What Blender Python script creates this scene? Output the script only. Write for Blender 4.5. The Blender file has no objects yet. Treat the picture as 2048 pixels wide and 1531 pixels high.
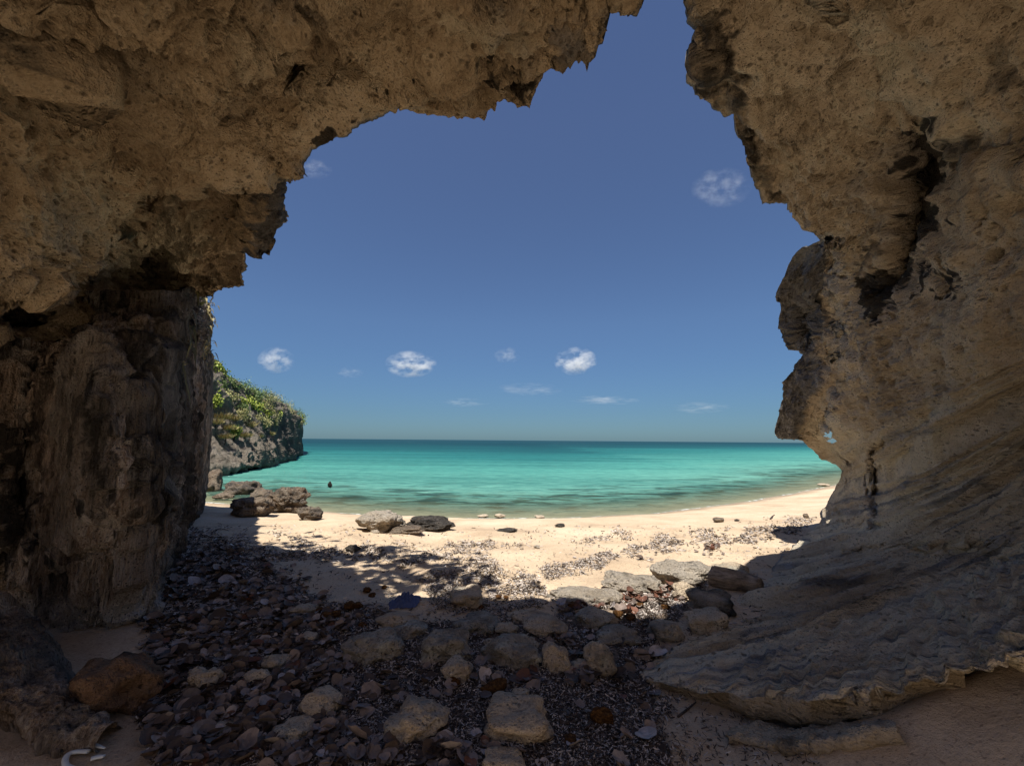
import bpy, bmesh, math, random
import numpy as np
from mathutils import Vector, Matrix
random.seed(7)
RNG = np.random.default_rng(11)
SC = bpy.context.scene
COL = SC.collection

# ------------------------------------------------------------------ camera
W0, H0, FPX = 2048.0, 1531.0, 900.0
PITCH = math.atan((880.0 - H0 / 2) / FPX)
ROLL = math.radians(0.47)
EYE = np.array([0.0, 0.0, 1.0])
Fv = np.array([0, math.cos(PITCH), math.sin(PITCH)])
X0 = np.array([1.0, 0, 0]); U0 = np.array([0, -math.sin(PITCH), math.cos(PITCH)])
Xv = math.cos(ROLL) * X0 + math.sin(ROLL) * U0
Uv = -math.sin(ROLL) * X0 + math.cos(ROLL) * U0
cd = bpy.data.cameras.new('camera'); cam = bpy.data.objects.new('camera', cd); COL.objects.link(cam)
cd.sensor_fit = 'HORIZONTAL'; cd.sensor_width = 36.0; cd.lens = 36.0 * FPX / W0
cd.clip_start = 0.02; cd.clip_end = 30000
M = Matrix(((Xv[0], Uv[0], -Fv[0], EYE[0]), (Xv[1], Uv[1], -Fv[1], EYE[1]), (Xv[2], Uv[2], -Fv[2], EYE[2]), (0, 0, 0, 1)))
cam.matrix_world = M
SC.camera = cam

# ------------------------------------------------------------------ light
SUN_EL = math.radians(69.0)
SUN_AZ = math.atan2(-0.30, -0.95)          # towards the sun: left and a little behind the camera
SV = np.array([math.sin(SUN_AZ) * math.cos(SUN_EL), math.cos(SUN_AZ) * math.cos(SUN_EL), math.sin(SUN_EL)])
world = bpy.data.worlds.new('World'); SC.world = world; world.use_nodes = True
wn = world.node_tree.nodes; wl = world.node_tree.links
for n in list(wn): wn.remove(n)
sky = wn.new('ShaderNodeTexSky'); sky.sky_type = 'NISHITA'; sky.sun_disc = False
sky.sun_elevation = SUN_EL; sky.sun_rotation = SUN_AZ
sky.air_density = 1.0; sky.dust_density = 0.3; sky.ozone_density = 3.0; sky.altitude = 0
bg = wn.new('ShaderNodeBackground'); bg.inputs['Strength'].default_value = 0.10
wo = wn.new('ShaderNodeOutputWorld')
tc = wn.new('ShaderNodeTexCoord'); sxyz = wn.new('ShaderNodeSeparateXYZ'); wl.new(tc.outputs['Generated'], sxyz.inputs[0])
hz = wn.new('ShaderNodeValToRGB'); wl.new(sxyz.outputs['Z'], hz.inputs[0])        # a clear tropical sky, hazy grey-teal towards the horizon all round
he = hz.color_ramp.elements; he.new(.5); he.new(.5)
for k, (p_, c_) in enumerate([(0.0, (.105, .18, .275, 1)), (.06, (.13, .195, .275, 1)), (.25, (.235, .275, .335, 1)), (.6, (.325, .32, .37, 1))]):
    he[k].position = p_; he[k].color = c_
hm = wn.new('ShaderNodeMix'); hm.data_type = 'RGBA'; hm.blend_type = 'MULTIPLY'; hm.inputs[0].default_value = 1.0
wl.new(sky.outputs[0], hm.inputs[6]); wl.new(hz.outputs[0], hm.inputs[7])
wl.new(hm.outputs[2], bg.inputs['Color']); wl.new(bg.outputs[0], wo.inputs['Surface'])
sd = bpy.data.lights.new('sun', 'SUN'); sun = bpy.data.objects.new('sun', sd); COL.objects.link(sun)
sd.energy = 3.05; sd.angle = math.radians(0.53); sd.color = (1.0, 0.95, 0.87)
sun.rotation_euler = Vector(-SV).to_track_quat('-Z', 'Y').to_euler()
sun.location = (-20, -15, 40)
SC.view_settings.view_transform = 'Standard'; SC.view_settings.look = 'None'
SC.view_settings.exposure = 1.37; SC.view_settings.gamma = 1.0; SC.view_settings.use_curve_mapping = False
SC.cycles.max_bounces = 12; SC.cycles.diffuse_bounces = 10; SC.cycles.glossy_bounces = 3
SC.cycles.transparent_max_bounces = 12; SC.cycles.caustics_reflective = False; SC.cycles.caustics_refractive = False
SC.cycles.use_denoising = True
SC.cycles.volume_bounces = 2; SC.cycles.volume_step_rate = 1.0; SC.cycles.volume_max_steps = 64

# ------------------------------------------------------------------ numeric helpers
def ray(px, py):
    u = (np.asarray(px, float) - W0 / 2) / FPX; v = (H0 / 2 - np.asarray(py, float)) / FPX
    return Fv + u[..., None] * Xv + v[..., None] * Uv
def at(px, py, d):
    return EYE + ray(px, py) * np.asarray(d, float)[..., None]
def project(P):
    q = P - EYE
    dz = q @ Fv; dz = np.where(dz < 1e-3, 1e-3, dz)
    return W0 / 2 + FPX * (q @ Xv) / dz, H0 / 2 - FPX * (q @ Uv) / dz
def sstep(a, b, x):
    t = np.clip((x - a) / (b - a), 0, 1); return t * t * (3 - 2 * t)
def _hash(ix, iy, iz, s):
    h = (ix.astype(np.uint32) * np.uint32(374761393) + iy.astype(np.uint32) * np.uint32(668265263)
         + iz.astype(np.uint32) * np.uint32(2147483647) + np.uint32((s * 1442695041) & 0xffffffff))
    h = (h ^ (h >> np.uint32(13))) * np.uint32(1274126177)
    h = (h ^ (h >> np.uint32(16))) * np.uint32(2246822519)
    return h ^ (h >> np.uint32(15))
_G = np.array([[1,1,0],[-1,1,0],[1,-1,0],[-1,-1,0],[1,0,1],[-1,0,1],[1,0,-1],[-1,0,-1],[0,1,1],[0,-1,1],[0,1,-1],[0,-1,-1],[1,1,1],[-1,-1,1],[1,-1,-1],[-1,1,-1]], np.float32)
def perlin(P, s=0):
    P = np.asarray(P, np.float32); I = np.floor(P).astype(np.int32); f = P - I
    w = f * f * f * (f * (f * 6 - 15) + 10); out = 0
    for dx in (0, 1):
        for dy in (0, 1):
            for dz in (0, 1):
                g = _G[_hash(I[..., 0] + dx, I[..., 1] + dy, I[..., 2] + dz, s) & np.uint32(15)]
                d = g[..., 0] * (f[..., 0] - dx) + g[..., 1] * (f[..., 1] - dy) + g[..., 2] * (f[..., 2] - dz)
                wx = w[..., 0] if dx else 1 - w[..., 0]; wy = w[..., 1] if dy else 1 - w[..., 1]; wz = w[..., 2] if dz else 1 - w[..., 2]
                out = out + d * wx * wy * wz
    return out
def fbm(P, o=4, s=0, g=0.5, l=2.03):
    a, r = 1.0, 0
    P = np.asarray(P, np.float32)
    for k in range(o):
        r = r + a * perlin(P, s + k); P = P * l + 7.3; a *= g
    return r
def ridged(P, o=3, s=0):
    a, r = 1.0, 0; P = np.asarray(P, np.float32)
    for k in range(o):
        r = r + a * (1 - 2 * np.abs(perlin(P, s + k))); P = P * 2.07 + 3.1; a *= 0.5
    return r
def worley(P, s=0):
    """distance to the nearest feature point and that point's random number"""
    P = np.asarray(P, np.float32); I = np.floor(P).astype(np.int32); f = P - I
    best = np.full(P.shape[:-1], 9.0, np.float32); rid = np.zeros(P.shape[:-1], np.float32)
    for dx in (-1, 0, 1):
        for dy in (-1, 0, 1):
            for dz in (-1, 0, 1):
                h = _hash(I[..., 0] + dx, I[..., 1] + dy, I[..., 2] + dz, s)
                qx = (h & np.uint32(1023)) / 1023.0; qy = ((h >> np.uint32(10)) & np.uint32(1023)) / 1023.0; qz = ((h >> np.uint32(20)) & np.uint32(1023)) / 1023.0
                d = (dx + qx - f[..., 0]) ** 2 + (dy + qy - f[..., 1]) ** 2 + (dz + qz - f[..., 2]) ** 2
                m = d < best
                best = np.where(m, d, best).astype(np.float32); rid = np.where(m, ((h >> np.uint32(5)) & np.uint32(255)) / 255.0, rid).astype(np.float32)
    return np.sqrt(best), rid
def pits(P, s, rmax=0.45, keep=0.6):
    d, r = worley(P, s)
    R = rmax * (0.25 + 0.75 * np.clip((r - (1 - keep)) / keep, 0, 1) ** 2) * (r > 1 - keep)
    return np.where(R > 0, 1 - sstep(0.45, 1.0, d / np.maximum(R, 1e-3)), 0)
def polydist(px, py, poly):
    """signed distance in the polygon's plane, > 0 inside"""
    poly = np.asarray(poly, float); ins = np.zeros(px.shape, bool); best = np.full(px.shape, 1e12)
    for k in range(len(poly)):
        (x1, y1), (x2, y2) = poly[k], poly[(k + 1) % len(poly)]
        ex, ey = x2 - x1, y2 - y1
        t = np.clip(((px - x1) * ex + (py - y1) * ey) / (ex * ex + ey * ey + 1e-9), 0, 1)
        best = np.minimum(best, (px - x1 - t * ex) ** 2 + (py - y1 - t * ey) ** 2)
        c = ((y1 > py) != (y2 > py)) & (px < (x2 - x1) * (py - y1) / (y2 - y1 + 1e-12) + x1)
        ins ^= c
    d = np.sqrt(best); return np.where(ins, d, -d)
def resample(pts, n):
    pts = np.asarray(pts, float); seg = np.r_[0, np.cumsum(np.hypot(*(np.diff(pts[:, :2], axis=0).T)))]
    t = np.linspace(0, seg[-1], n); return np.stack([np.interp(t, seg, pts[:, k]) for k in range(pts.shape[1])], 1)
def rbf(ctrl, px, py):
    c = np.asarray(ctrl, float); X = c[:, :2] / 1000.0; y = np.log(c[:, 2]); n = len(c)
    k = lambda r2: np.where(r2 > 0, r2 * np.log(r2 + 1e-12) * 0.5, 0)
    A = np.zeros((n + 3, n + 3)); D2 = ((X[:, None] - X[None]) ** 2).sum(-1)
    A[:n, :n] = k(D2) + np.eye(n) * 2e-3; A[:n, n] = 1; A[:n, n + 1:] = X; A[n, :n] = 1; A[n + 1:, :n] = X.T
    w = np.linalg.solve(A, np.r_[y, 0, 0, 0])
    out = w[n] + w[n + 1] * px / 1000 + w[n + 2] * py / 1000
    for i in range(n): out = out + w[i] * k((px / 1000 - X[i, 0]) ** 2 + (py / 1000 - X[i, 1]) ** 2)
    return np.exp(out)
def gnormals(P):
    a = np.gradient(P, axis=0); b = np.gradient(P, axis=1); n = np.cross(a, b)
    n /= np.linalg.norm(n, axis=-1, keepdims=True) + 1e-9
    return n

# ------------------------------------------------------------------ object helpers
def mesh_np(name, V, faces=None, attrs=None, mat=None, parent=None, smooth=True, quads=None):
    """numpy vertices + (n,3) or (n,4) faces -> ONE mesh object"""
    me = bpy.data.meshes.new(name); V = np.asarray(V, np.float32).reshape(-1, 3)
    Fa = np.asarray(faces, np.int32); n, k = Fa.shape
    me.vertices.add(len(V)); me.vertices.foreach_set('co', V.ravel())
    me.loops.add(n * k); me.loops.foreach_set('vertex_index', Fa.ravel())
    me.polygons.add(n); me.polygons.foreach_set('loop_start', np.arange(0, n * k, k, dtype=np.int32))
    me.polygons.foreach_set('loop_total', np.full(n, k, np.int32))
    me.polygons.foreach_set('use_smooth', np.full(n, smooth, bool))
    for key, a in (attrs or {}).items():
        a = np.asarray(a, np.float32)
        if a.ndim > 1:
            at_ = me.attributes.new(key, 'FLOAT_COLOR', 'POINT'); at_.data.foreach_set('color', np.c_[a, np.ones(len(a))].astype(np.float32).ravel())
        else:
            at_ = me.attributes.new(key, 'FLOAT', 'POINT'); at_.data.foreach_set('value', a.ravel())
    me.update(calc_edges=True); me.validate()
    if mat is not None: me.materials.append(mat)
    o = bpy.data.objects.new(name, me); COL.objects.link(o)
    if parent is not None: o.parent = parent
    return o
def grid_faces(n, m):
    i, j = np.meshgrid(np.arange(n - 1), np.arange(m - 1), indexing='ij'); a = (i * m + j).ravel()
    return np.stack([a, a + 1, a + m + 1, a + m], 1)
def tag(o, label=None, cat=None, group=None, kind=None):
    if label: o['label'] = label
    if cat: o['category'] = cat
    if group: o['group'] = group
    if kind: o['kind'] = kind
    return o
def empty(name, loc):
    o = bpy.data.objects.new(name, None); COL.objects.link(o); o.location = loc; o.empty_display_size = 0.1; return o

# ------------------------------------------------------------------ materials
class NT:
    def __init__(s, name):
        s.m = bpy.data.materials.new(name); s.m.use_nodes = True; s.t = s.m.node_tree
        s.b = s.t.nodes['Principled BSDF']; s.out = s.t.nodes['Material Output']
    def n(s, typ, **kw):
        x = s.t.nodes.new(typ)
        for k, v in kw.items(): setattr(x, k, v)
        return x
    def l(s, a, b): s.t.links.new(a, b)
    def pos(s, scale=(1, 1, 1), rot=(0, 0, 0), obj=False):
        g = s.n('ShaderNodeTexCoord') if obj else s.n('ShaderNodeNewGeometry')
        mp = s.n('ShaderNodeMapping'); mp.inputs['Scale'].default_value = scale; mp.inputs['Rotation'].default_value = rot
        s.l(g.outputs['Object' if obj else 'Position'], mp.inputs['Vector']); return mp.outputs[0]
    def noise(s, vec, scale, detail=6, rough=0.6, dist=0.0):
        x = s.n('ShaderNodeTexNoise'); x.inputs['Scale'].default_value = scale; x.inputs['Detail'].default_value = detail
        x.inputs['Roughness'].default_value = rough; x.inputs['Distortion'].default_value = dist
        s.l(vec, x.inputs['Vector']); return x.outputs['Fac']
    def voro(s, vec, scale, feat='F1'):
        x = s.n('ShaderNodeTexVoronoi', feature=feat); x.inputs['Scale'].default_value = scale; s.l(vec, x.inputs['Vector']); return x.outputs['Distance']
    def attr(s, name):
        x = s.n('ShaderNodeAttribute', attribute_name=name); return x
    def ramp(s, fac, stops):
        x = s.n('ShaderNodeValToRGB'); e = x.color_ramp.elements
        while len(e) < len(stops): e.new(0.5)
        for k, (p, c) in enumerate(stops):
            e[k].position = p; e[k].color = (*c, 1) if len(c) == 3 else c
        s.l(fac, x.inputs[0]); return x.outputs[0]
    def math(s, op, a, b=None, c=None, clamp=False):
        x = s.n('ShaderNodeMath', operation=op); x.use_clamp = clamp
        for k, v in enumerate((a, b, c)):
            if v is None: continue
            if isinstance(v, (int, float)): x.inputs[k].default_value = v
            else: s.l(v, x.inputs[k])
        return x.outputs[0]
    def mix(s, fac, a, b, mode='MIX'):
        x = s.n('ShaderNodeMix', data_type='RGBA', blend_type=mode)
        for k, v in ((0, fac), (6, a), (7, b)):
            if isinstance(v, (int, float)): x.inputs[k].default_value = v
            elif isinstance(v, tuple): x.inputs[k].default_value = (*v, 1)
            else: s.l(v, x.inputs[k])
        return x.outputs[2]
    def mrange(s, v, a, b, c=0.0, d=1.0):
        x = s.n('ShaderNodeMapRange'); x.inputs[1].default_value = a; x.inputs[2].default_value = b; x.inputs[3].default_value = c; x.inputs[4].default_value = d
        s.l(v, x.inputs[0]); return x.outputs[0]
    def bump(s, h, dist, strength=1.0, chain=None):
        x = s.n('ShaderNodeBump'); x.inputs['Distance'].default_value = dist; x.inputs['Strength'].default_value = strength
        s.l(h, x.inputs['Height'])
        if chain is not None: s.l(chain, x.inputs['Normal'])
        return x.outputs[0]
    def done(s, col=None, rough=0.9, normal=None, spec=0.25):
        if col is not None:
            if isinstance(col, tuple): s.b.inputs['Base Color'].default_value = (*col, 1)
            else: s.l(col, s.b.inputs['Base Color'])
        if isinstance(rough, (int, float)): s.b.inputs['Roughness'].default_value = rough
        else: s.l(rough, s.b.inputs['Roughness'])
        s.b.inputs['Specular IOR Level'].default_value = spec
        if normal is not None: s.l(normal, s.b.inputs['Normal'])
        return s.m

def rock_material(name, c_lo, c_mid, c_hi, grey=(.20, .19, .18), stain=(.022, .020, .018), stretch=(1, 1, 1), pit_scale=22, bump_d=0.02, obj=False, rot=(0, 0, 0), rw=.10):
    t = NT(name)
    p = t.pos(stretch, rot, obj); p1 = t.pos((1, 1, 1), (0, 0, 0), obj)
    n1 = t.noise(p, 1.6, 8, 0.62); n2 = t.noise(p, 9, 8, 0.7); n3 = t.noise(p, 45, 6, 0.75)
    n4 = t.noise(p, 95, 4, 0.8)
    f = t.math('ADD', t.math('MULTIPLY', n1, 0.30), t.math('ADD', t.math('MULTIPLY', n2, 0.30), t.math('ADD', t.math('MULTIPLY', n3, 0.26), t.math('MULTIPLY', n4, .14))))
    col = t.ramp(f, [(0.49 - rw, c_lo), (0.49, c_mid), (0.49 + rw, c_hi)])
    pa = t.attr('pale').outputs['Fac']; col = t.mix(t.math('MULTIPLY', t.mrange(t.math('ADD', pa, t.math('MULTIPLY', t.math('SUBTRACT', n2, 0.5), 0.8)), .25, .75), t.math('MINIMUM', t.math('MULTIPLY', pa, 4.0), .8)), col, t.ramp(n3, [(.35, c_hi), (.65, tuple(min(c * 1.2, .82) for c in c_hi))]))
    ga = t.attr('grey').outputs['Fac']
    gcol = t.ramp(n2, [(0.3, tuple(c * 0.35 for c in grey)), (0.5, grey), (0.7, tuple(min(c * 1.9, .5) for c in grey))])
    gf = t.math('MULTIPLY', t.mrange(t.math('ADD', ga, t.math('MULTIPLY', t.math('SUBTRACT', n2, 0.5), 0.9)), 0.25, 0.75), t.math('MINIMUM', t.math('MULTIPLY', ga, 6.0), 1.0))
    col = t.mix(gf, col, gcol)
    sa = t.attr('stain').outputs['Fac']
    sf = t.math('MULTIPLY', t.mrange(t.math('ADD', sa, t.math('MULTIPLY', t.math('SUBTRACT', n2, 0.5), 1.3)), 0.35, 0.7), t.math('MINIMUM', t.math('MULTIPLY', sa, 5.0), 1.0))
    col = t.mix(t.math('MULTIPLY', sf, 0.93), col, stain)
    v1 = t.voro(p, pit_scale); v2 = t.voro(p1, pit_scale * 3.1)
    h = t.math('ADD', t.math('MULTIPLY', t.mrange(v1, 0.05, 0.42), 0.9), t.math('ADD', t.math('MULTIPLY', t.mrange(v2, 0.05, 0.45), 0.45), t.math('ADD', t.math('MULTIPLY', n2, 2.0), t.math('MULTIPLY', n3, 1.3))))
    nb = t.bump(h, bump_d * 1.7, 1.0)
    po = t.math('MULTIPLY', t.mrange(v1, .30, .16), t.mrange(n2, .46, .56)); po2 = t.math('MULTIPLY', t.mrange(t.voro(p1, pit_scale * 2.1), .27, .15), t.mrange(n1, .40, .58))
    col = t.mix(t.math('MULTIPLY', t.math('MAXIMUM', po, po2), .7), col, tuple(c * .25 for c in c_lo))  # dark pores: pit shade painted into the base colour, plus black algae
    spk = t.math('MAXIMUM', t.math('MULTIPLY', t.mrange(n3, .55, .63), t.mrange(n2, .40, .58)), t.math('MULTIPLY', t.mrange(n4, .60, .68), .6))
    col = t.mix(t.math('MULTIPLY', spk, .72), col, tuple(c * .3 for c in c_lo))
    return t.done(col, 0.93, nb, 0.15)

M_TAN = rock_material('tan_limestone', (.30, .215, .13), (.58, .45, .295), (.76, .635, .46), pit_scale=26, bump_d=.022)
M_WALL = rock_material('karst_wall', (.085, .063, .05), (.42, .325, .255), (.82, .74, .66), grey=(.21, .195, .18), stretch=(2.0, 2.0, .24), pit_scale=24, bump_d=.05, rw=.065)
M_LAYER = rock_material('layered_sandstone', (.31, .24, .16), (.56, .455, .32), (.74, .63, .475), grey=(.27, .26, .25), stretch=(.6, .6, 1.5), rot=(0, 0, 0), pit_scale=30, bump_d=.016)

# ------------------------------------------------------------------ ground: beach and sea bed
SEA = -0.70
_sx = np.array([-60, -20, -8, -3.75, -1.0, 1.0, 3.3, 7.0, 13.6, 25, 60, 200.]); _sy = np.array([28, 17.0, 12.2, 10.6, 10.1, 10.2, 10.9, 13.4, 19.0, 29, 58, 180.])
def shore(x): return np.interp(x, _sx, _sy)
def ground_s(x, y):
    yw = shore(x); f = np.clip((y - 2.8) / (yw - 2.8), 0, None)
    z = np.where(f < 1, SEA * np.clip(f, 0, 1) ** 1.7, SEA - np.minimum((y - yw) * 0.07, 3.2))
    z = z + 0.46 * sstep(0.45, 1.75, x) * (1 - sstep(1.35, 1.75, y - .3 * sstep(1.0, 1.5, x) * 0))   # sand banked under the ledge
    z = z + 0.72 * np.clip(-0.05 - y, 0, 6)                          # added unseen sand rise behind the camera, bouncing sunlight into the cave
    z = z + 0.10 * sstep(-1.2, -2.2, x) * (1 - sstep(1.2, 2.3, y))
    return z
def ground(x, y):
    x = np.asarray(x, float); y = np.asarray(y, float); P = np.stack([x, y, np.zeros_like(x)], -1)
    z = ground_s(x, y); near = 1 - sstep(14, 30, np.abs(y)); land = 1 - sstep(-2.0, 0.5, y - shore(x)) * 0.9
    dun = np.abs(perlin(P * np.array([1.9, 2.6, 1]), 5)) * sstep(-0.1, .3, perlin(P * .5, 9) + .12)
    return z + near * land * (0.05 * perlin(P * 0.8, 3) + 0.022 * perlin(P * 2.3, 4) + 0.075 * (dun - .2) * sstep(2.2, 3.2, y) * (1 - sstep(5.5, 7.5, y)) + 0.008 * perlin(P * 7, 6))
def hit(px, py):
    px = np.asarray(px, float); py = np.asarray(py, float); r = ray(px, py); z = np.zeros(px.shape)
    for _ in range(14):
        t = (z - EYE[2]) / np.minimum(r[..., 2], -1e-3); x = r[..., 0] * t; y = r[..., 1] * t; z = 0.5 * z + 0.5 * ground(x, y)
    return np.stack([x, y, ground(x, y)], -1)

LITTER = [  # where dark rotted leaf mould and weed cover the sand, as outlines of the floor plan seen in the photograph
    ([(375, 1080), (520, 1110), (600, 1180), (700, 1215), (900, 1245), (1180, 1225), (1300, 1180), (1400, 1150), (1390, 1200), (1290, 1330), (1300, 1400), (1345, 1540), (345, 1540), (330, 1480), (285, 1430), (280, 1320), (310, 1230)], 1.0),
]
def build_ground():
    ys = np.concatenate([np.linspace(-40, -6.4, 14), np.linspace(-6, 0.8, 30), np.linspace(0.83, 4.2, 200), 4.2 + (np.linspace(0, 1, 170)[1:] ** 1.6) * 12, 16.5 + (np.linspace(0, 1, 60)[1:] ** 3) * 300])
    us = np.concatenate([-np.linspace(1, 0, 60)[:-1] ** 2 * 1.1 - 1.15, np.linspace(-1.15, 1.15, 320), 1.15 + np.linspace(0, 1, 60)[1:] ** 2 * 1.1])
    Y, Uu = np.meshgrid(ys, us, indexing='ij'); X = Uu * np.maximum(np.abs(Y), 2.4) * 1.05
    Z = ground(X, Y)
    px, py = project(np.stack([X, Y, Z], -1)); L = np.zeros(X.shape)
    wob = 26 * perlin(np.stack([X * 2.3, Y * 2.3, X * 0], -1), 31) + 18 * perlin(np.stack([X * 7, Y * 7, X * 0], -1), 32)
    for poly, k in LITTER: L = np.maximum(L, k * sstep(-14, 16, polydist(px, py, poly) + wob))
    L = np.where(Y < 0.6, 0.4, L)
    wet = sstep(-0.9, -0.05, Y - shore(X) + .25 * perlin(np.stack([X * 1.2, Y * 0, X * 0], -1), 77))
    V = np.stack([X, Y, Z], -1)
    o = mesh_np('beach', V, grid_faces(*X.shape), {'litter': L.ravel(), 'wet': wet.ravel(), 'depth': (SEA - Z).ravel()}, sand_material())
    tag(o, kind='structure')
def sand_material():
    t = NT('sand'); p = t.pos()
    n1 = t.noise(p, 0.9, 6, .6); n2 = t.noise(p, 60, 5, .8); n3 = t.noise(p, 260, 3, .8)
    f = t.math('ADD', t.math('MULTIPLY', n1, .5), t.math('ADD', t.math('MULTIPLY', n2, .3), t.math('MULTIPLY', n3, .2)))
    col = t.ramp(f, [(.38, (.37, .27, .18)), (.5, (.54, .415, .285)), (.62, (.65, .52, .38))])
    sp = t.mrange(t.noise(p, 75, 2, .5), .62, .68)
    col = t.mix(t.math('MULTIPLY', sp, .55), col, (.16, .11, .08))
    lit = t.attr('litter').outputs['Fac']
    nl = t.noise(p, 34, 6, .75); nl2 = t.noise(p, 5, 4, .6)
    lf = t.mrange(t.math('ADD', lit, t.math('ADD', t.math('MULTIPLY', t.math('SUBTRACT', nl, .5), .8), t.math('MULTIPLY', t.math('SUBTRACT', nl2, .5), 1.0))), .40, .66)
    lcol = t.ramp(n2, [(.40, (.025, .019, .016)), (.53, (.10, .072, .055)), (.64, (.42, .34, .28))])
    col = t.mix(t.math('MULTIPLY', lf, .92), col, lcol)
    wet = t.attr('wet').outputs['Fac']
    col = t.mix(wet, col, t.mix(1.0, col, (.62, .60, .56), 'MULTIPLY'))
    dp = t.attr('depth').outputs['Fac']
    peb = t.mrange(t.noise(t.pos((1, 1.5, 1)), 3.2, 7, .7), .47, .60)
    near = t.math('MULTIPLY', t.mrange(dp, .02, .10), t.mrange(dp, .55, .30))
    col = t.mix(t.math('MULTIPLY', t.math('MULTIPLY', peb, near), .8), col, (.10, .095, .06))
    rough = t.mrange(wet, 0, 1, .95, .45)
    h = t.math('ADD', t.math('MULTIPLY', t.noise(p, 14, 5, .7), 1.2), t.math('MULTIPLY', n2, .55))
    return t.done(col, rough, t.bump(h, .018), .2)
build_ground()

# ------------------------------------------------------------------ sea
def build_sea():
    ys = np.concatenate([np.linspace(8, 30, 120), 30 * (9000 / 30.) ** np.linspace(0, 1, 120)[1:]])
    us = np.linspace(-2.2, 2.2, 120)
    Y, Uu = np.meshgrid(ys, us, indexing='ij'); X = Uu * np.maximum(Y, 20)
    Z = np.full(X.shape, SEA)
    s = Y - shore(X)
    s = np.where(X > 13, s * 0.75, s)
    o = mesh_np('sea', np.stack([X, Y, Z], -1), grid_faces(*X.shape), {'off': s.ravel()}, sea_material())
    tag(o, kind='structure')
def sea_material():
    t = NT('sea_water'); off = t.attr('off').outputs['Fac']
    p = t.pos(); lo = t.math('LOGARITHM', t.math('MAXIMUM', off, 0.05), 10.0)     # -1.3 .. 4
    nb = t.noise(t.pos((.012, .05, 1)), 1.0, 5, .6)
    lo2 = t.math('ADD', lo, t.math('MULTIPLY', t.math('SUBTRACT', nb, .5), .5))
    f = t.mrange(lo2, -0.3, 3.3)
    col = t.ramp(f, [(.0, (.20, .25, .17)), (.15, (.15, .30, .235)), (.30, (.10, .285, .235)), (.40, (.066, .25, .215)), (.52, (.020, .135, .135)), (.60, (.009, .070, .082)), (.7, (.005, .042, .056)), (1.0, (.005, .037, .053))])
    g = t.noise(t.pos((.55, 1.15, 1), (0, 0, -.45)), 1.0, 8, .66); band = t.math('MULTIPLY', t.mrange(off, 1.2, 2.6), t.mrange(off, 9.0, 4.0))
    gf = t.math('MULTIPLY', t.mrange(g, .50, .57), band)
    col = t.mix(t.math('MULTIPLY', gf, .85), col, (.022, .055, .048))
    rp = t.noise(t.pos((.9, 3.2, 1), (0, 0, .15)), 1.3, 6, .68); rp2 = t.noise(t.pos((.05, .28, 1)), 1.0, 6, .65)
    col = t.mix(1.0, col, t.ramp(t.math('ADD', t.math('MULTIPLY', rp, .6), t.math('MULTIPLY', rp2, .4)), [(.38, (.50, .63, .66)), (.5, (1, 1, 1)), (.62, (1.5, 1.38, 1.32))]), 'MULTIPLY')  # light and dark of the ripples painted into the water colour
    g2 = t.noise(t.pos((.9, 1.5, 1), (0, 0, -.2)), 1.1, 7, .68); col = t.mix(t.math('MULTIPLY', t.math('MULTIPLY', t.mrange(g2, .52, .58), t.math('MULTIPLY', t.mrange(off, .3, .9), t.mrange(off, 6, 2.5))), .75), col, (.05, .065, .035))
    fo = t.math('MULTIPLY', t.mrange(t.math('ADD', off, t.math('MULTIPLY', t.noise(t.pos((.8, .8, 1)), 1.0, 4, .6), .5)), .42, .28), t.mrange(t.noise(t.pos(), 9, 5, .7), .42, .56)); col = t.mix(t.math('MULTIPLY', fo, .8), col, (.75, .75, .72))
    w1 = t.noise(t.pos((1.0, 2.2, 1), (0, 0, .2)), 2.2, 6, .6); w2 = t.noise(t.pos((.12, .3, 1)), 1.0, 5, .6)
    nrm = t.bump(t.math('ADD', w1, t.math('MULTIPLY', w2, 2.0)), .2, 1.0)
    df = t.n('ShaderNodeBsdfDiffuse'); t.l(col, df.inputs['Color']); t.l(nrm, df.inputs['Normal'])
    gl = t.n('ShaderNodeBsdfGlossy'); gl.inputs['Roughness'].default_value = .12; t.l(nrm, gl.inputs['Normal'])
    fr = t.n('ShaderNodeFresnel'); fr.inputs['IOR'].default_value = 1.33; t.l(nrm, fr.inputs['Normal'])
    body = t.n('ShaderNodeMixShader'); t.l(t.math('MINIMUM', t.math('MULTIPLY', fr.outputs[0], .6), .22), body.inputs[0]); t.l(df.outputs[0], body.inputs[1]); t.l(gl.outputs[0], body.inputs[2])
    tr = t.n('ShaderNodeBsdfTransparent'); tr.inputs['Color'].default_value = (.86, .97, .93, 1)
    mx = t.n('ShaderNodeMixShader'); opa = t.math('MAXIMUM', t.mrange(off, .1, 5.0, .10, 1.0), fo)
    t.l(opa, mx.inputs[0]); t.l(tr.outputs[0], mx.inputs[1]); t.l(body.outputs[0], mx.inputs[2]); t.l(mx.outputs[0], t.out.inputs['Surface'])
    return t.m
build_sea()

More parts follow.
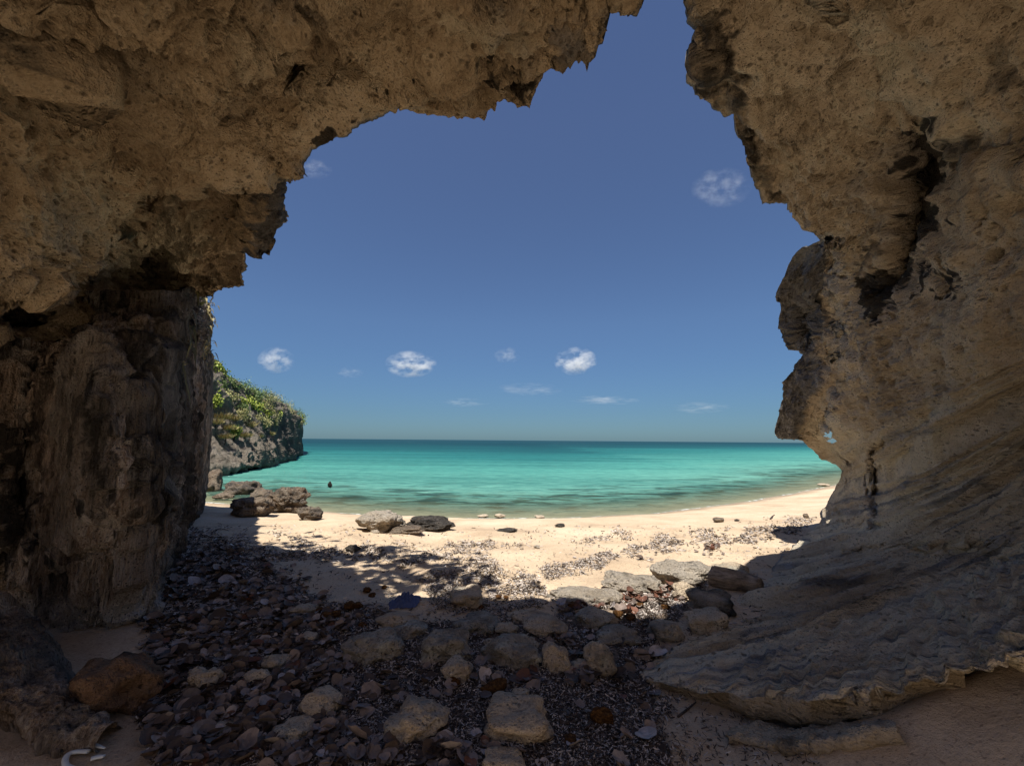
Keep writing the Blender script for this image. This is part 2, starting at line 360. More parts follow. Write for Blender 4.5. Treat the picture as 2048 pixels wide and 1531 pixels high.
# ------------------------------------------------------------------ cave rock
def features(px, py, P, feats):
    """moves of the surface along the line of sight: (outline, soft px, share of the distance: >0 nearer)"""
    k = np.zeros(px.shape); wob = fbm(P * 2.6, 4, 81)
    for poly, soft, amt in feats:
        k += amt * sstep(-soft, soft, polydist(px, py, poly) + wob * 16)
    return k
def rock_sheet(outline, outer, ctrl, n, m, feats, seed, rim_out=None, back=None):
    """A rock surface from the traced rim (outline) to well past the picture's edge, then its outer side behind the rim and its run back past the camera.
    returns grid points, rim-distance and pixel coordinates"""
    ol = resample(outline, n); key = np.linspace(0, n - 1, len(outer))
    return ol
def shape_sheet(E, O, ctrl, m, feats, power=1.0, bow=np.zeros(1)):
    s = np.linspace(0, 1, m) ** power
    px = E[:, None, 0] * (1 - s) + O[:, None, 0] * s; py = E[:, None, 1] * (1 - s) + O[:, None, 1] * s + bow[:, None] * 4 * s * (1 - s)
    d = rbf(ctrl, px, py); P = at(px, py, d)
    k = features(px, py, P, feats)
    d = d * (1 - k); return px, py, d, at(px, py, d), s
def pair_outer(keys, n):
    """keys: [(x, y, ox, oy), ...] -> outline resampled to n points with its outer points"""
    R = resample(np.array(keys, float), n); E = R[:, :2].copy(); q = np.stack([E[:, 0] / 34, E[:, 1] / 34, E[:, 0] * 0], -1)      # ragged rim
    on = E[:, 1] < 1000; E += on[:, None] * np.stack([fbm(q, 4, 951, .45), fbm(q, 4, 957, .45)], 1) * 8 * np.where((E[:, 0] > 1540) & (E[:, 1] > 440), .45, 1)[:, None]; return E, R[:, 2:]
def wrap(P, outd, backto, shr=None):
    """adds the outer side of the rock behind the rim (first columns) and the run back past the camera (last columns)"""
    E = P[:, 0]; rings = []
    for a, dy in ((2.2, -1.6), (1.9, -1.0), (1.2, -.5), (.75, -.12), (.45, .06), (.28, .13), (.16, .14), (.08, .10), (.03, .05)):
        r = outd * a + np.array([0, dy, 0])
        if shr is not None: r = np.where(shr[:, None] < .99, min(a, .45) * np.array([.65, .22, 0]), r)     # the crag's back falls away behind it
        rings.append(E + r)
    outer = np.stack(rings, 1)
    Q = P[:, -1]; bk = [Q * (1 - t) + backto(Q) * t for t in np.linspace(0, 1, 14)[1:]]
    return outer, np.stack(bk, 1)

def finish_rock(name, P, npre, attrs, mat, disp, holes=(), split=None):
    n, m = P.shape[:2]; V = P.reshape(-1, 3); F = grid_faces(n, m)
    if holes:
        qx, qy = project(V); c = V[F].mean(1); hx, hy = project(c); front = (c - EYE) @ Fv > 0.2; keep = np.ones(len(F), bool)
        for (cx, cy, rx, ry) in holes:
            wob = 1 + .35 * np.sin(np.arctan2(hy - cy, hx - cx) * 3 + cx)
            keep &= ~((((hx - cx) / rx) ** 2 + ((hy - cy) / ry) ** 2 < wob) & front)
        F = F[keep]
    if split is None:
        return mesh_np(name, V, F, {k: a.ravel() for k, a in attrs.items()}, mat)
    fm = split.ravel()[F].mean(1) > .5
    o = mesh_np(name, V, F[~fm], {k: a.ravel() for k, a in attrs.items()}, mat)
    return o, (V, F[fm])

def displace(P, dirs, amount): return P + dirs * amount[..., None]
def orient(N, P):
    return np.where((N * (EYE - P)).sum(-1, keepdims=True) < 0, -N, N)

# --- overhang: the roof of the cave, from the wall's top at the left to the slit at the top
roof_keys = [  # rim x, y, outer x, y
    (250, 690, -420, 760), (330, 640, -420, 690), (368, 600, -420, 640), (376, 562, -420, 600), (396, 562, -420, 575), (408, 575, -420, 560), (430, 586, -420, 540), (450, 566, -420, 515), (470, 570, -420, 495), (490, 566, -420, 478),
    (484, 530, -420, 455), (496, 492, -420, 430), (502, 474, -420, 410), (515, 480, -420, 395), (526, 500, -420, 375), (540, 498, -420, 350), (554, 478, -420, 320), (560, 420, -420, 260), (566, 358, -420, 180),
    (585, 348, -420, 120), (602, 338, -420, 60), (604, 316, -420, 0), (622, 292, -420, -70), (645, 287, -380, -140), (668, 284, -330, -200), (692, 262, -260, -250), (715, 242, -180, -300), (745, 229, -90, -330),
    (788, 223, 20, -350), (795, 207, 90, -360), (818, 208, 160, -370), (842, 224, 230, -380), (900, 233, 380, -385), (950, 232, 480, -390), (988, 218, 570, -392), (1000, 197, 630, -395), (1030, 204, 690, -396), (1060, 206, 740, -398),
    (1072, 178, 800, -400), (1090, 150, 860, -402), (1096, 100, 910, -404), (1104, 86, 940, -405), (1114, 112, 970, -406), (1140, 121, 1010, -407), (1172, 122, 1050, -408), (1186, 98, 1090, -409), (1192, 58, 1130, -410), (1188, 20, 1160, -411),
    (1215, 14, 1180, -412), (1250, 20, 1200, -413), (1272, 24, 1220, -414), (1280, 8, 1240, -415), (1276, -15, 1260, -416), (1300, -90, 1290, -417), (1340, -150, 1380, -418), (1400, -190, 1640, -419)]
roof_ctrl = [(0, 0, 1.75), (300, 0, 1.9), (600, 0, 1.95), (900, 0, 1.85), (1190, 0, 2.0), (1280, 0, 2.0), (1340, -150, 1.8), (900, 120, 2.15), (900, 232, 2.45), (1060, 200, 2.4), (1180, 110, 2.15), (700, 120, 2.3), (700, 250, 2.42), (600, 330, 2.6),
             (500, 150, 2.3), (560, 420, 2.75), (500, 330, 2.55), (435, 580, 3.9), (490, 560, 3.4), (370, 600, 4.0), (300, 500, 3.3), (0, 550, 2.3), (0, 300, 2.0), (200, 300, 2.3), (0, 680, 2.5), (250, 690, 3.2), (-420, 600, 1.75), (-420, -300, 1.3), (200, -350, 1.25), (900, -400, 1.3), (1300, -420, 1.25), (-420, 200, 1.5)]
roof_feats = [
    ([(100, -600), (1400, -600), (1400, 260), (600, 345), (530, 346), (440, 352), (330, 360), (256, 362), (243, 325), (215, 300), (150, 285), (120, 200)], 10, .15),       # upper bed, standing proud
    ([(-600, -600), (92, -600), (112, 200), (150, 296), (180, 290), (225, 303), (245, 335), (240, 400), (222, 436), (202, 462), (152, 484), (148, 520), (102, 551), (40, 548), (-600, 545)], 10, .14),              # lower left bed
    ([(150, 540), (240, 470), (330, 470), (370, 540), (330, 600), (230, 600), (130, 610)], 30, -.13),                                                                                # rounded hollow over the wall
    ([(-50, 580), (40, 590), (110, 640), (60, 670), (-50, 690)], 22, -.10),
    ([(500, 345), (568, 350), (566, 500), (505, 500), (498, 420)], 10, .05),
    
    ([(1105, 20), (1195, 10), (1195, 130), (1105, 125)], 10, .05),
    ([(545, 120), (585, 120), (590, 150), (560, 155)], 6, -.06), ([(760, 25), (800, 30), (790, 45), (755, 45)], 5, -.05), ([(430, 200), (495, 200), (495, 225), (440, 225)], 6, -.05),
    ([(725, 90), (750, 95), (745, 108), (725, 105)], 4, -.04), ([(835, 125), (860, 128), (855, 142), (832, 140)], 4, -.04)]
def build_roof():
    n, m = 1000, 380
    E, O = pair_outer(roof_keys, n)
    px, py, d, P, s = shape_sheet(E, O, roof_ctrl, m, roof_feats, 1.12)
    edge = np.minimum(s[None, :] * np.hypot(*(O - E).T)[:, None] / 60.0, 1)
    N = orient(gnormals(P), P)
    V = P - EYE; V /= np.linalg.norm(V, axis=-1, keepdims=True)
    P = P + V * (0.16 * fbm(P * 1.1, 3, 1) * edge)[..., None]
    N = orient(gnormals(P), P)
    rough = sstep(-.25, .35, fbm(P * 1.3, 3, 12))
    A = 0.075 * ridged(P * 2.4 * np.array([1, 1, 1.2]), 3, 21) * edge + 0.040 * fbm(P * 8, 4, 25) * (0.35 + .65 * edge) + 0.020 * ridged(P * 17, 3, 28) * (.5 + rough) + (.35 + .65 * edge) * (.065 * (worley(P * 10, 51)[0] - .5) + .045 * (worley(P * 24, 52)[0] - .5)) * (.25 + rough)
    hole = pits(P * 5.5, 41, .42, .35); hole2 = pits(P * 13, 42, .45, .5); hole3 = pits(P * 28, 43, .5, .6)
    A = A - 0.12 * hole * (.3 + .7 * edge) - (.35 + .65 * edge) * (0.065 * hole2 * (.4 + .8 * rough) + .032 * hole3)
    P = displace(P, N, A)
    stain = np.zeros(px.shape)
    w = 26 * fbm(P * 3.0, 4, 61) + 34 * fbm(P * 11, 3, 64)
    for poly, soft, k in [([(938, 70), (975, 85), (1010, 100), (1070, 110), (1090, 160), (1060, 200), (1000, 195), (990, 165), (950, 150)], 16, .75), ([(650, 262), (720, 225), (730, 240), (690, 270), (645, 288)], 8, .8),
                          ([(-50, 560), (60, 580), (110, 640), (50, 680), (-50, 690)], 18, .9), ([(250, 490), (320, 490), (315, 570), (260, 590)], 20, .6), ([(180, 60), (260, 60), (240, 210), (160, 230)], 40, .55), ([(80, 0), (140, 0), (170, 160), (110, 180)], 30, .6),
                          ([(500, 350), (568, 350), (566, 500), (520, 505), (500, 430)], 8, .5), ([(435, 190), (500, 195), (495, 228), (440, 228)], 12, .6), ([(0, 1), (120, 0), (100, 600), (0, 600)], 60, .28), ([(310, 230), (470, 230), (500, 320), (320, 340)], 40, .3), ([(300, 360), (360, 370), (350, 470), (310, 440)], 25, .4)]:
        stain = np.maximum(stain, k * sstep(-soft, soft, polydist(px, py, poly) + w))
    stain = np.maximum(stain, hole * .35)  # tone also darker inside the large pits
    grey = sstep(.0, .5, fbm(P * .9, 3, 71)) * .45
    grey = np.maximum(grey, .9 * sstep(-10, 10, polydist(px, py, [(505, 350), (570, 350), (566, 505), (500, 500), (530, 420)]) + w * .6)); grey = np.maximum(grey, .6 * sstep(-12, 12, polydist(px, py, [(1100, 20), (1195, 10), (1200, 130), (1100, 125)]) + w))
    outd = E_out(P[:, 0]); o1, o2 = wrap(P, outd, lambda Q: np.stack([Q[:, 0] * 1.0, np.where(Q[:, 0] > .25, .12, .40), np.maximum(Q[:, 2], 1.6)], -1))  # roof stops short of the camera, letting fill light into the cave
    o1 = o1 + (.06 * fbm(o1 * 2, 3, 5))[..., None] * outd[:, None]
    full = np.concatenate([o1, P, o2], 1)
    pad = lambda a, v1, v2: np.concatenate([np.full((n, o1.shape[1]), v1), a, np.full((n, o2.shape[1]), v2)], 1)
    pale = np.zeros(px.shape)
    for poly, soft, k in [([(140, 300), (235, 320), (246, 420), (200, 470), (150, 500), (60, 540), (0, 520), (0, 380), (80, 330)], 30, .55), ([(150, 545), (225, 440), (300, 380), (400, 390), (440, 470), (380, 580), (230, 600)], 34, .75), ([(400, 10), (600, 0), (520, 150), (440, 190)], 40, .5), ([(880, 0), (1080, 0), (1060, 70), (930, 60), (860, 40)], 30, .55), ([(560, 160), (760, 60), (800, 180), (620, 280)], 50, .4)]:
        pale = np.maximum(pale, k * sstep(-soft, soft, polydist(px, py, poly) + w))
    o = finish_rock('rock_overhang', full, 9, {'pale': pad(pale, 0, 0), 'stain': pad(stain, .35, .1), 'grey': pad(grey, .9, .2)}, M_TAN, None)
    tag(o, 'tan pitted limestone overhang roofing the cave, its jagged lip hanging over the sky', 'rock overhang')
def E_out(E):
    c = np.array([0, 0, 1.1]); r = E - c; r[:, 1] = 0; r /= np.linalg.norm(r, axis=1, keepdims=True); return r
build_roof()

# --- the layered wall at the right with its grey outcrop
wall_keys = [
    (1300, -190, 1420, -420), (1340, -160, 1480, -420), (1380, -60, 1560, -420), (1388, 0, 1620, -420), (1392, 40, 1680, -420), (1390, 80, 1740, -420), (1393, 120, 1800, -415), (1388, 152, 1860, -410), (1402, 180, 1930, -400), (1406, 197, 2000, -390), (1440, 214, 2080, -370), (1474, 236, 2160, -340),
    (1480, 280, 2230, -290), (1500, 330, 2290, -220), (1530, 386, 2350, -140), (1560, 390, 2390, -80), (1580, 396, 2410, -20), (1590, 430, 2430, 60), (1602, 452, 2440, 130), (1628, 462, 2450, 190), (1640, 480, 2450, 230), (1625, 489, 2450, 250), (1600, 496, 2450, 275),
    (1585, 512, 2450, 300), (1568, 550, 2450, 322), (1553, 580, 2450, 340), (1562, 612, 2450, 355), (1560, 650, 2450, 372), (1576, 690, 2450, 390), (1600, 698, 2450, 400), (1608, 690, 2450, 405), (1610, 710, 2450, 412), (1590, 740, 2450, 425), (1570, 757, 2450, 438),
    (1573, 790, 2450, 452), (1562, 820, 2450, 466), (1550, 850, 2450, 480), (1556, 864, 2450, 488), (1588, 869, 2450, 500), (1612, 886, 2450, 510), (1640, 912, 2450, 520), (1662, 922, 2450, 528), (1682, 942, 2450, 536), (1678, 958, 2450, 542), (1668, 985, 2450, 548), (1655, 1012, 2450, 554),
    (1640, 1045, 2450, 562), (1600, 1080, 2450, 600), (1545, 1145, 2450, 660), (1485, 1200, 2450, 715), (1400, 1262, 2450, 775), (1330, 1312, 2450, 820), (1278, 1345, 2450, 850), (1300, 1358, 2450, 865), (1340, 1372, 2450, 880), (1400, 1386, 2450, 895), (1450, 1384, 2450, 905), (1500, 1394, 2450, 918),
    (1560, 1388, 2450, 932), (1620, 1402, 2450, 945), (1680, 1398, 2450, 960), (1760, 1386, 2450, 980), (1850, 1360, 2450, 1005), (1950, 1325, 2450, 1035), (2050, 1280, 2450, 1065), (2200, 1215, 2450, 1110)]
wall_ctrl = [(1340, -160, 1.8), (1388, 100, 2.15), (1700, 100, 2.05), (2048, 0, 1.65), (1480, 280, 2.7), (1640, 480, 3.7), (1700, 480, 3.4), (1800, 300, 2.5), (2048, 400, 2.0), (1620, 600, 4.6), (1700, 700, 4.1), (1580, 850, 5.4), (1685, 950, 5.7), (1640, 1040, 5.9), (1600, 1080, 4.95), (1800, 900, 3.5), (1800, 700, 3.1), (2048, 900, 2.25), (2048, 700, 2.1), (1545, 1145, 3.5),
             (1480, 1200, 3.0), (1400, 1262, 2.42), (1278, 1345, 1.98), (1800, 1150, 2.45), (2048, 1100, 1.9), (1500, 1394, 1.60), (1760, 1386, 1.32), (2048, 1280, 1.22), (1600, 1250, 2.12), (1800, 1280, 1.62), (1650, 1120, 3.3), (2450, 200, 1.35), (2450, 800, 1.4), (2450, 1200, 1.05), (1500, -420, 1.35), (2200, -380, 1.2)]
wall_feats = [
    ([(1640, 470), (1700, 480), (1690, 560), (1705, 640), (1680, 700), (1700, 760), (1650, 860), (1690, 930), (1600, 1000), (1480, 900), (1480, 480)], 12, -.10),      # the outcrop stands farther out
    ([(1822, 230), (1870, 225), (1905, 300), (1890, 430), (1860, 540), (1800, 600), (1780, 560), (1815, 450), (1830, 330)], 30, -.09),                                   # black hollow
    ([(1745, 575), (1790, 560), (1800, 600), (1765, 625)], 14, -.05), ([(1740, 560), (1770, 500), (1780, 520), (1755, 590)], 14, -.03),
    ([(1880, 550), (1930, 520), (1935, 575), (1905, 590)], 14, -.03),
    ([(1670, 0), (1720, -30), (1760, 60), (1850, 180), (1930, 280), (1960, 400), (2300, 300), (2300, -500), (1700, -500)], 14, .07),                                    # pale smooth bed lying over
    ([(1950, 330), (1920, 430), (1950, 560), (1935, 640), (1900, 800), (1820, 950), (1690, 1100), (2500, 1100), (2500, 300)], 18, .05),
    ([(1660, 1000), (1700, 960), (1740, 980), (1760, 1040), (1700, 1050)], 12, .03), ([(1745, 900), (1770, 880), (1765, 1060), (1745, 1060)], 7, -.05),
    ([(1590, 600), (1640, 560), (1660, 640), (1640, 690), (1600, 680)], 12, -.03)]
OUTCROP = [(1640, 470), (1672, 490), (1685, 540), (1675, 600), (1690, 640), (1660, 690), (1670, 760), (1625, 800), (1600, 850), (1590, 875), (1480, 880), (1480, 470)]
def build_right_wall():
    n, m = 900, 420
    E, O = pair_outer(wall_keys, n)
    px, py, d, P, s = shape_sheet(E, O, wall_ctrl, m, wall_feats, 1.15, 95 * sstep(700, 1150, E[:, 1]) * (np.arange(n) > n * .5))
    edge = np.minimum(s[None, :] * np.hypot(*(O - E).T)[:, None] / 50.0, 1)
    V = P - EYE; V /= np.linalg.norm(V, axis=-1, keepdims=True)
    lay = sstep(700, 1010, py + .40 * (px - 1750))
    P = P + V * (0.12 * fbm(P * 1.1, 3, 101) * edge * (1 - .85 * lay))[..., None]
    N = orient(gnormals(P), P); out = sstep(-12, 12, polydist(px, py, OUTCROP) + 14 * fbm(P * 5, 3, 3))
    # beds: they run along the spokes, so their height is the place between neighbouring spokes
    bed = np.linspace(0, 1, n)[:, None] * np.ones(m)
    Lc = (np.arange(n)[:, None] * 900.0 / n) + 3.5 * fbm(P * 1.0, 3, 131) + 0 * bed
    q = Lc / 24.0; fr = q - np.floor(q); hb = (_hash(np.floor(q).astype(np.int32), np.zeros_like(q, np.int32), np.zeros_like(q, np.int32), 5) & np.uint32(255)) / 255.0
    brk = sstep(-.25, .35, fbm(P * np.array([1.2, 1.2, 1.2]), 3, 140)); along = s[None, :] * 3.0 + np.zeros_like(Lc)
    def streak(w, l, sd, o=3): return fbm(np.stack([Lc / w, along * l, Lc * 0], -1), o, sd)
    beds = (hb - .35) * .12 * (sstep(0, .25, fr) - sstep(.70, 1, fr)) * brk + .034 * streak(13, .6, 145) + .055 * np.abs(streak(5, .9, 147)) + .018 * streak(2.2, 2, 149, 2)
    led_ = ((E[:, 1] > 1330) & (np.arange(n) > n * .6)).astype(float)[:, None]; beds = beds * (1 - .72 * led_) * (1 - led_ * (1 - sstep(.02, .22, s[None, :]))) + led_ * .02 * ridged(P * np.array([3, 3, 26]), 2, 139)
    rough = sstep(-.2, .4, fbm(P * 1.4, 3, 112)) * (1 - .6 * lay)
    A = (1 - lay) * 0.065 * ridged(P * 2.3, 3, 121) * (edge * .8 + .2) + 0.030 * fbm(P * 8, 4, 125) * (1 - .88 * lay) + (.3 + .7 * edge) * (.045 * (worley(P * 11, 161)[0] - .5) + .022 * (worley(P * 25, 162)[0] - .5)) * (1 - .85 * lay) * (.3 + rough) + .017 * ridged(P * 17, 3, 128) * (.3 + rough + out) * (1 - .75 * lay)
    A = A + lay * beds * (.4 + .6 * edge) + out * .05 * ridged(P * 4.2, 3, 151)
    hole = pits(P * 5.0, 141, .42, .28); hole2 = pits(P * 12, 142, .45, .42); hole3 = pits(P * 26, 143, .5, .5)
    A = A - (1 - .75 * lay) * (0.12 * hole * (.3 + .7 * edge) + 0.060 * hole2 * (.5 + rough)) - .024 * hole3 * (1 - .6 * lay)
    tip_ = ((E[:, 0] > 1575) & (E[:, 1] > 462) & (E[:, 1] < 530)).astype(float)[:, None]; A = A * (1 - .93 * tip_ * (1 - sstep(.02, .10, s[None, :])))
    A = A * (1 - .7 * led_ * (1 - sstep(.0, .05, s[None, :])))
    P = displace(P, N, A)
    w = 26 * fbm(P * 3.0, 4, 161) + 30 * fbm(P * 11, 3, 164); stain = np.zeros(px.shape)
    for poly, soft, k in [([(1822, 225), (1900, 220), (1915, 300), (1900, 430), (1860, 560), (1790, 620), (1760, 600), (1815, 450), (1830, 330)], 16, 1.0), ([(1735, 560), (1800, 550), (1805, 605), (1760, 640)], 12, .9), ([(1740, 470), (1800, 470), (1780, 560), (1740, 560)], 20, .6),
                          ([(1388, 0), (1450, 0), (1500, 200), (1560, 390), (1500, 380), (1440, 230), (1395, 200)], 16, .62), ([(1550, 340), (1700, 300), (1720, 420), (1600, 470)], 40, .25), ([(1480, 470), (1640, 480), (1690, 500), (1700, 640), (1640, 720), (1660, 790), (1600, 800), (1560, 700)], 14, .45),
                          ([(1890, 240), (1960, 260), (1970, 320), (1920, 350)], 18, .6), ([(1880, 540), (1930, 520), (1940, 575), (1905, 590)], 12, .9), ([(1940, 30), (2080, 30), (2080, 160), (1990, 190)], 30, .5), ([(1720, 170), (1800, 210), (1760, 340), (1720, 300)], 25, .3)]:
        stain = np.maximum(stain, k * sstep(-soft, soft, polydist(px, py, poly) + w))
    stain = np.maximum(stain, hole * .3 * (1 - lay)); stain = np.maximum(stain, lay * (1 - led_) * .45 * sstep(.22, .42, streak(4, .8, 181)))  # darker inside the large pits, then in streaks along the beds
    grey = np.maximum(.40 * sstep(.0, .5, fbm(P * .9, 3, 171)), out * 1.0); grey = np.maximum(grey * (1 - .5 * lay), lay * .25 * sstep(-.2, .4, fbm(P * 1.5, 3, 175)))
    # under and behind the rim: outer rock above, undercut below the ledge, foot sunk in the sand between
    Ep = P[:, 0]; outd = E_out(Ep.copy()); shr = 1 - .96 * (E[:, 0] > 1500) * (E[:, 0] < 1700) * (E[:, 1] > 425) * (E[:, 1] < 960); o1, o2 = wrap(P, outd, lambda Q: np.stack([Q[:, 0], np.full(len(Q), 0.05), Q[:, 2]], -1), shr)
    ledge = sstep(.845, .87, np.linspace(0, 1, n)) if False else (E[:, 1] > 1330).astype(float) * (np.arange(n) > n * .6)
    foot = ((E[:, 1] > 1030) & (E[:, 1] <= 1345) & (np.arange(n) > n * .6) & (E[:, 0] < 1645)).astype(float) * (1 - ledge)
    k = np.linspace(0, 1, o1.shape[1])[::-1]             # 0 at the rim .. 1 at the far end
    fz = -0.5 * k; footring = Ep[:, None] + np.stack([-.5 * k, .35 * k, fz], -1)[None]
    gz = ground_s(Ep[:, 0], Ep[:, 1]); drop = (Ep[:, 2] - gz + .25)
    inward = np.stack([Ep[:, 0] * 0 + .55, Ep[:, 1] * 0 + .62, Ep[:, 0] * 0], -1)
    prof = np.interp(k, [0, .12, .3, .6, 1], [0, .02, .12, .38, .6]); dn = np.interp(k, [0, .12, .3, .6, 1], [0, .22, .34, .6, 1.0])
    ledgering = Ep[:, None] + inward[:, None] * prof[None, :, None] + np.array([0, 0, -1.0]) * (drop[:, None] * dn[None])[..., None]
    ledgering += (.06 * fbm(ledgering * 4, 3, 8))[..., None] * np.array([.4, .8, .2])
    o1 = np.where(foot[:, None, None] > .5, footring, np.where(ledge[:, None, None] > .5, ledgering, o1 + (.06 * fbm(o1 * 2, 3, 5))[..., None] * outd[:, None] * shr[:, None, None]))
    full = np.concatenate([o1, P, o2], 1)
    ist = np.where(ledge > .5, .1, .3)[:, None] * np.ones(o1.shape[1]); igr = np.where(ledge > .5, .0, .9)[:, None] * np.ones(o1.shape[1])
    pad = lambda a, a1, v2: np.concatenate([a1, a, np.full((n, o2.shape[1]), v2)], 1)
    zo = np.zeros((n, o1.shape[1]))
    bedc = streak(6, 1.2, 171) * .9 + streak(2.2, 4, 173, 2) * .5
    pale = np.clip(lay * (.55 + .9 * streak(9, .8, 178, 2)), 0, 1)
    for poly, soft, k in [([(1550, -20), (1700, 50), (1850, 190), (1950, 330), (2060, 430), (2060, 250), (1900, 110), (1760, -20)], 40, .6), ([(1600, 850), (1680, 820), (1760, 860), (1740, 930), (1680, 920)], 24, .7), ([(1900, 500), (2060, 420), (2060, 800), (1880, 900)], 50, .45), ([(1440, 60), (1560, 40), (1640, 170), (1560, 250), (1470, 190)], 40, .4)]:
        pale = np.maximum(pale, k * sstep(-soft, soft, polydist(px, py, poly) + w))
    attrs = {'pale': pad(pale, zo, 0), 'stain': pad(stain, ist, .1), 'grey': pad(np.clip(grey + lay * .9 * np.maximum(bedc, 0), 0, 1), igr, .2)}
    o, (V2, F2) = finish_rock('rock_wall', full, 9, attrs, M_LAYER, None, holes=[(1657, 869, 7, 6), (1664, 881, 9, 4)], split=pad(out, zo + ((E[:, 1] > 470) & (E[:, 1] < 870) & (E[:, 0] > 1540))[:, None], 0))
    tag(o, 'pale layered sandstone wall sweeping up from the sandy floor into the overhang', 'rock wall', kind='thing')
    used = np.unique(F2); mp = np.zeros(len(V2), np.int32); mp[used] = np.arange(len(used))
    c = mesh_np('outcrop', V2[used], mp[F2], {k: a.ravel()[used] for k, a in attrs.items()}, M_LAYER, parent=o)
    c['label'] = 'dark grey weathered crag jutting out against the sky'
build_right_wall()

# --- the dark wall at the left
cliff_plan = [(-1400, 1.9), (-700, 2.1), (-200, 2.25), (0, 2.3), (100, 2.36), (200, 2.33), (270, 2.36), (300, 2.5), (312, 2.9), (340, 3.8), (372, 5.0), (396, 6.6), (409, 7.8)]
def build_left_wall():
    n, m = 420, 460        # across, up
    t = np.linspace(0, 1, n); pl = np.array(cliff_plan)
    xs = np.concatenate([np.linspace(-1400, -60, 50), np.linspace(-60, 300, 250)[1:], 300 + 109 * np.linspace(0, 1, n - 299) ** .8])[:n]
    rows = np.linspace(1560, 545, m)
    ex = np.interp(rows, [545, 575, 620, 690, 760, 850, 930, 1000, 1020, 1080, 1160, 1230, 1310, 1400, 1560], [372, 392, 408, 414, 419, 417, 411, 404, 398, 374, 345, 318, 300, 296, 290])
    PX = np.minimum(xs[:, None] * np.ones(m), 1e9); sc = ex[None, :] / 409.0
    f = sstep(180, 409, xs)[:, None]; PX = PX * (1 - f) + PX * sc * f
    PY = np.ones(n)[:, None] * rows
    D = np.interp(xs, pl[:, 0], pl[:, 1])[:, None] * np.ones(m)
    # upper wall leans back on the near face; overhangs slightly at the foot
    D = D * (1 + .05 * sstep(900, 600, PY) * (1 - f)) * (1 + .06 * sstep(1150, 1330, PY) * sstep(330, 240, PX))
    # the face is broken by two upright hollows
    P = at(PX, PY, D); wob = 40 * fbm(P * 1.7, 4, 201)
    for poly, soft, k in [([(60, 700), (120, 690), (125, 850), (110, 1000), (60, 1100), (10, 1080), (30, 850)], 26, -.07), ([(-200, 600), (20, 640), (30, 700), (-200, 720)], 20, -.08), ([(-300, 1050), (40, 1080), (100, 1300), (-300, 1300)], 30, -.14), ([(230, 640), (262, 600), (280, 760), (255, 800), (235, 740)], 14, -.03), ([(120, 640), (230, 610), (240, 1000), (150, 1100), (130, 800)], 30, .04), ([(265, 880), (300, 890), (330, 990), (300, 1010), (255, 950)], 12, .03)]:
        D = D * (1 - k * sstep(-soft, soft, polydist(PX, PY, poly) + wob))
    P = at(PX, PY, D)
    top = sstep(690, 600, PY + 40 * fbm(P * np.array([3, 3, .8]), 3, 207) - 60 * (1 - sstep(0, 330, PX)))   # ragged spires along the top, sloping back under the roof
    P = P + np.array([-.25, .5, .05]) * top[..., None]
    N = orient(gnormals(P), P)
    Q = P * np.array([1, 1, .24])
    A = .04 * fbm(P * np.array([1.5, 1.5, .6]), 3, 211) + .03 * worley(Q * 15, 241)[0] + .03 * worley(Q * 30, 242)[0] + .035 * ridged(P * np.array([5, 5, .7]), 3, 221) + .035 * fbm(P * np.array([15, 15, 1.6]), 4, 225) + .026 * ridged(P * np.array([27, 27, 3.5]), 3, 228)
    A = A - .045 * pits(Q * 9, 231, .5, .4) - .045 * pits(Q * 22, 232, .5, .6)
    A = A * (.35 + .65 * np.clip((409 - xs)[:, None] / 70, 0, 1)) * np.clip(.4 + .6 * D / 2.4, .4, 1.4)
    P = displace(P, N, A)
    w = 40 * fbm(P * np.array([3, 3, 1]), 4, 261) + 60 * fbm(P * np.array([14, 14, 1.5]), 3, 266); stain = .62 * sstep(.02, .25, fbm(P * np.array([6, 6, .5]), 4, 262)); pale = sstep(-.02, .28, fbm(P * np.array([7, 7, .55]), 4, 268)) * 1.0
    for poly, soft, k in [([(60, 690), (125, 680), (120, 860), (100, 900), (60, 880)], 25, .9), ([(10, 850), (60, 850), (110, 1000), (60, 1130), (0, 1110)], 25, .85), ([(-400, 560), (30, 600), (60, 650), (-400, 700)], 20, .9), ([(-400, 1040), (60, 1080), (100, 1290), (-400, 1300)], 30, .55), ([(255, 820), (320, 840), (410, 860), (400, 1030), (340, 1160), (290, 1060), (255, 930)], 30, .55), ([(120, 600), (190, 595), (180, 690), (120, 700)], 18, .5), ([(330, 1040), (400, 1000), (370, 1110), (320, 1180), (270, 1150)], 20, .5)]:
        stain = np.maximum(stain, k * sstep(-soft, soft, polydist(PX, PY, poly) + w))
    grey = .6 * sstep(-.3, .3, fbm(P * np.array([1.6, 1.6, .4]), 3, 271)) + .35 * sstep(1000, 800, PY) * sstep(230, 330, PX)
    pale = sstep(1130, 1230, PY); grey = grey * (1 - .8 * pale); stain = stain * (1 - .5 * pale)
    # the far side behind the silhouette
    R = P[-1]; rings = [R + np.array([-a, b, 0]) for a, b in ((.05, .12), (.2, .25), (.6, .5), (1.5, .9), (4, 1.8))]
    full = np.concatenate([P, np.stack(rings, 0)], 0)
    # cap: top rows run back
    T = full[:, -1]; caps = [T + np.array([-a, b, c]) for a, b, c in ((.08, .12, .02), (.3, .3, .05), (.9, .5, .15), (2.4, .8, .3))]
    full = np.concatenate([full, np.stack(caps, 1)], 1)
    ext = lambda a, v: np.concatenate([np.concatenate([a, np.full((5, m), v)], 0), np.full((n + 5, 4), v)], 1)
    pale = np.maximum(pale, sstep(-10, 10, polydist(PX, PY, [(258, 905), (275, 900), (330, 985), (325, 1010), (290, 990)]) + w * .3))
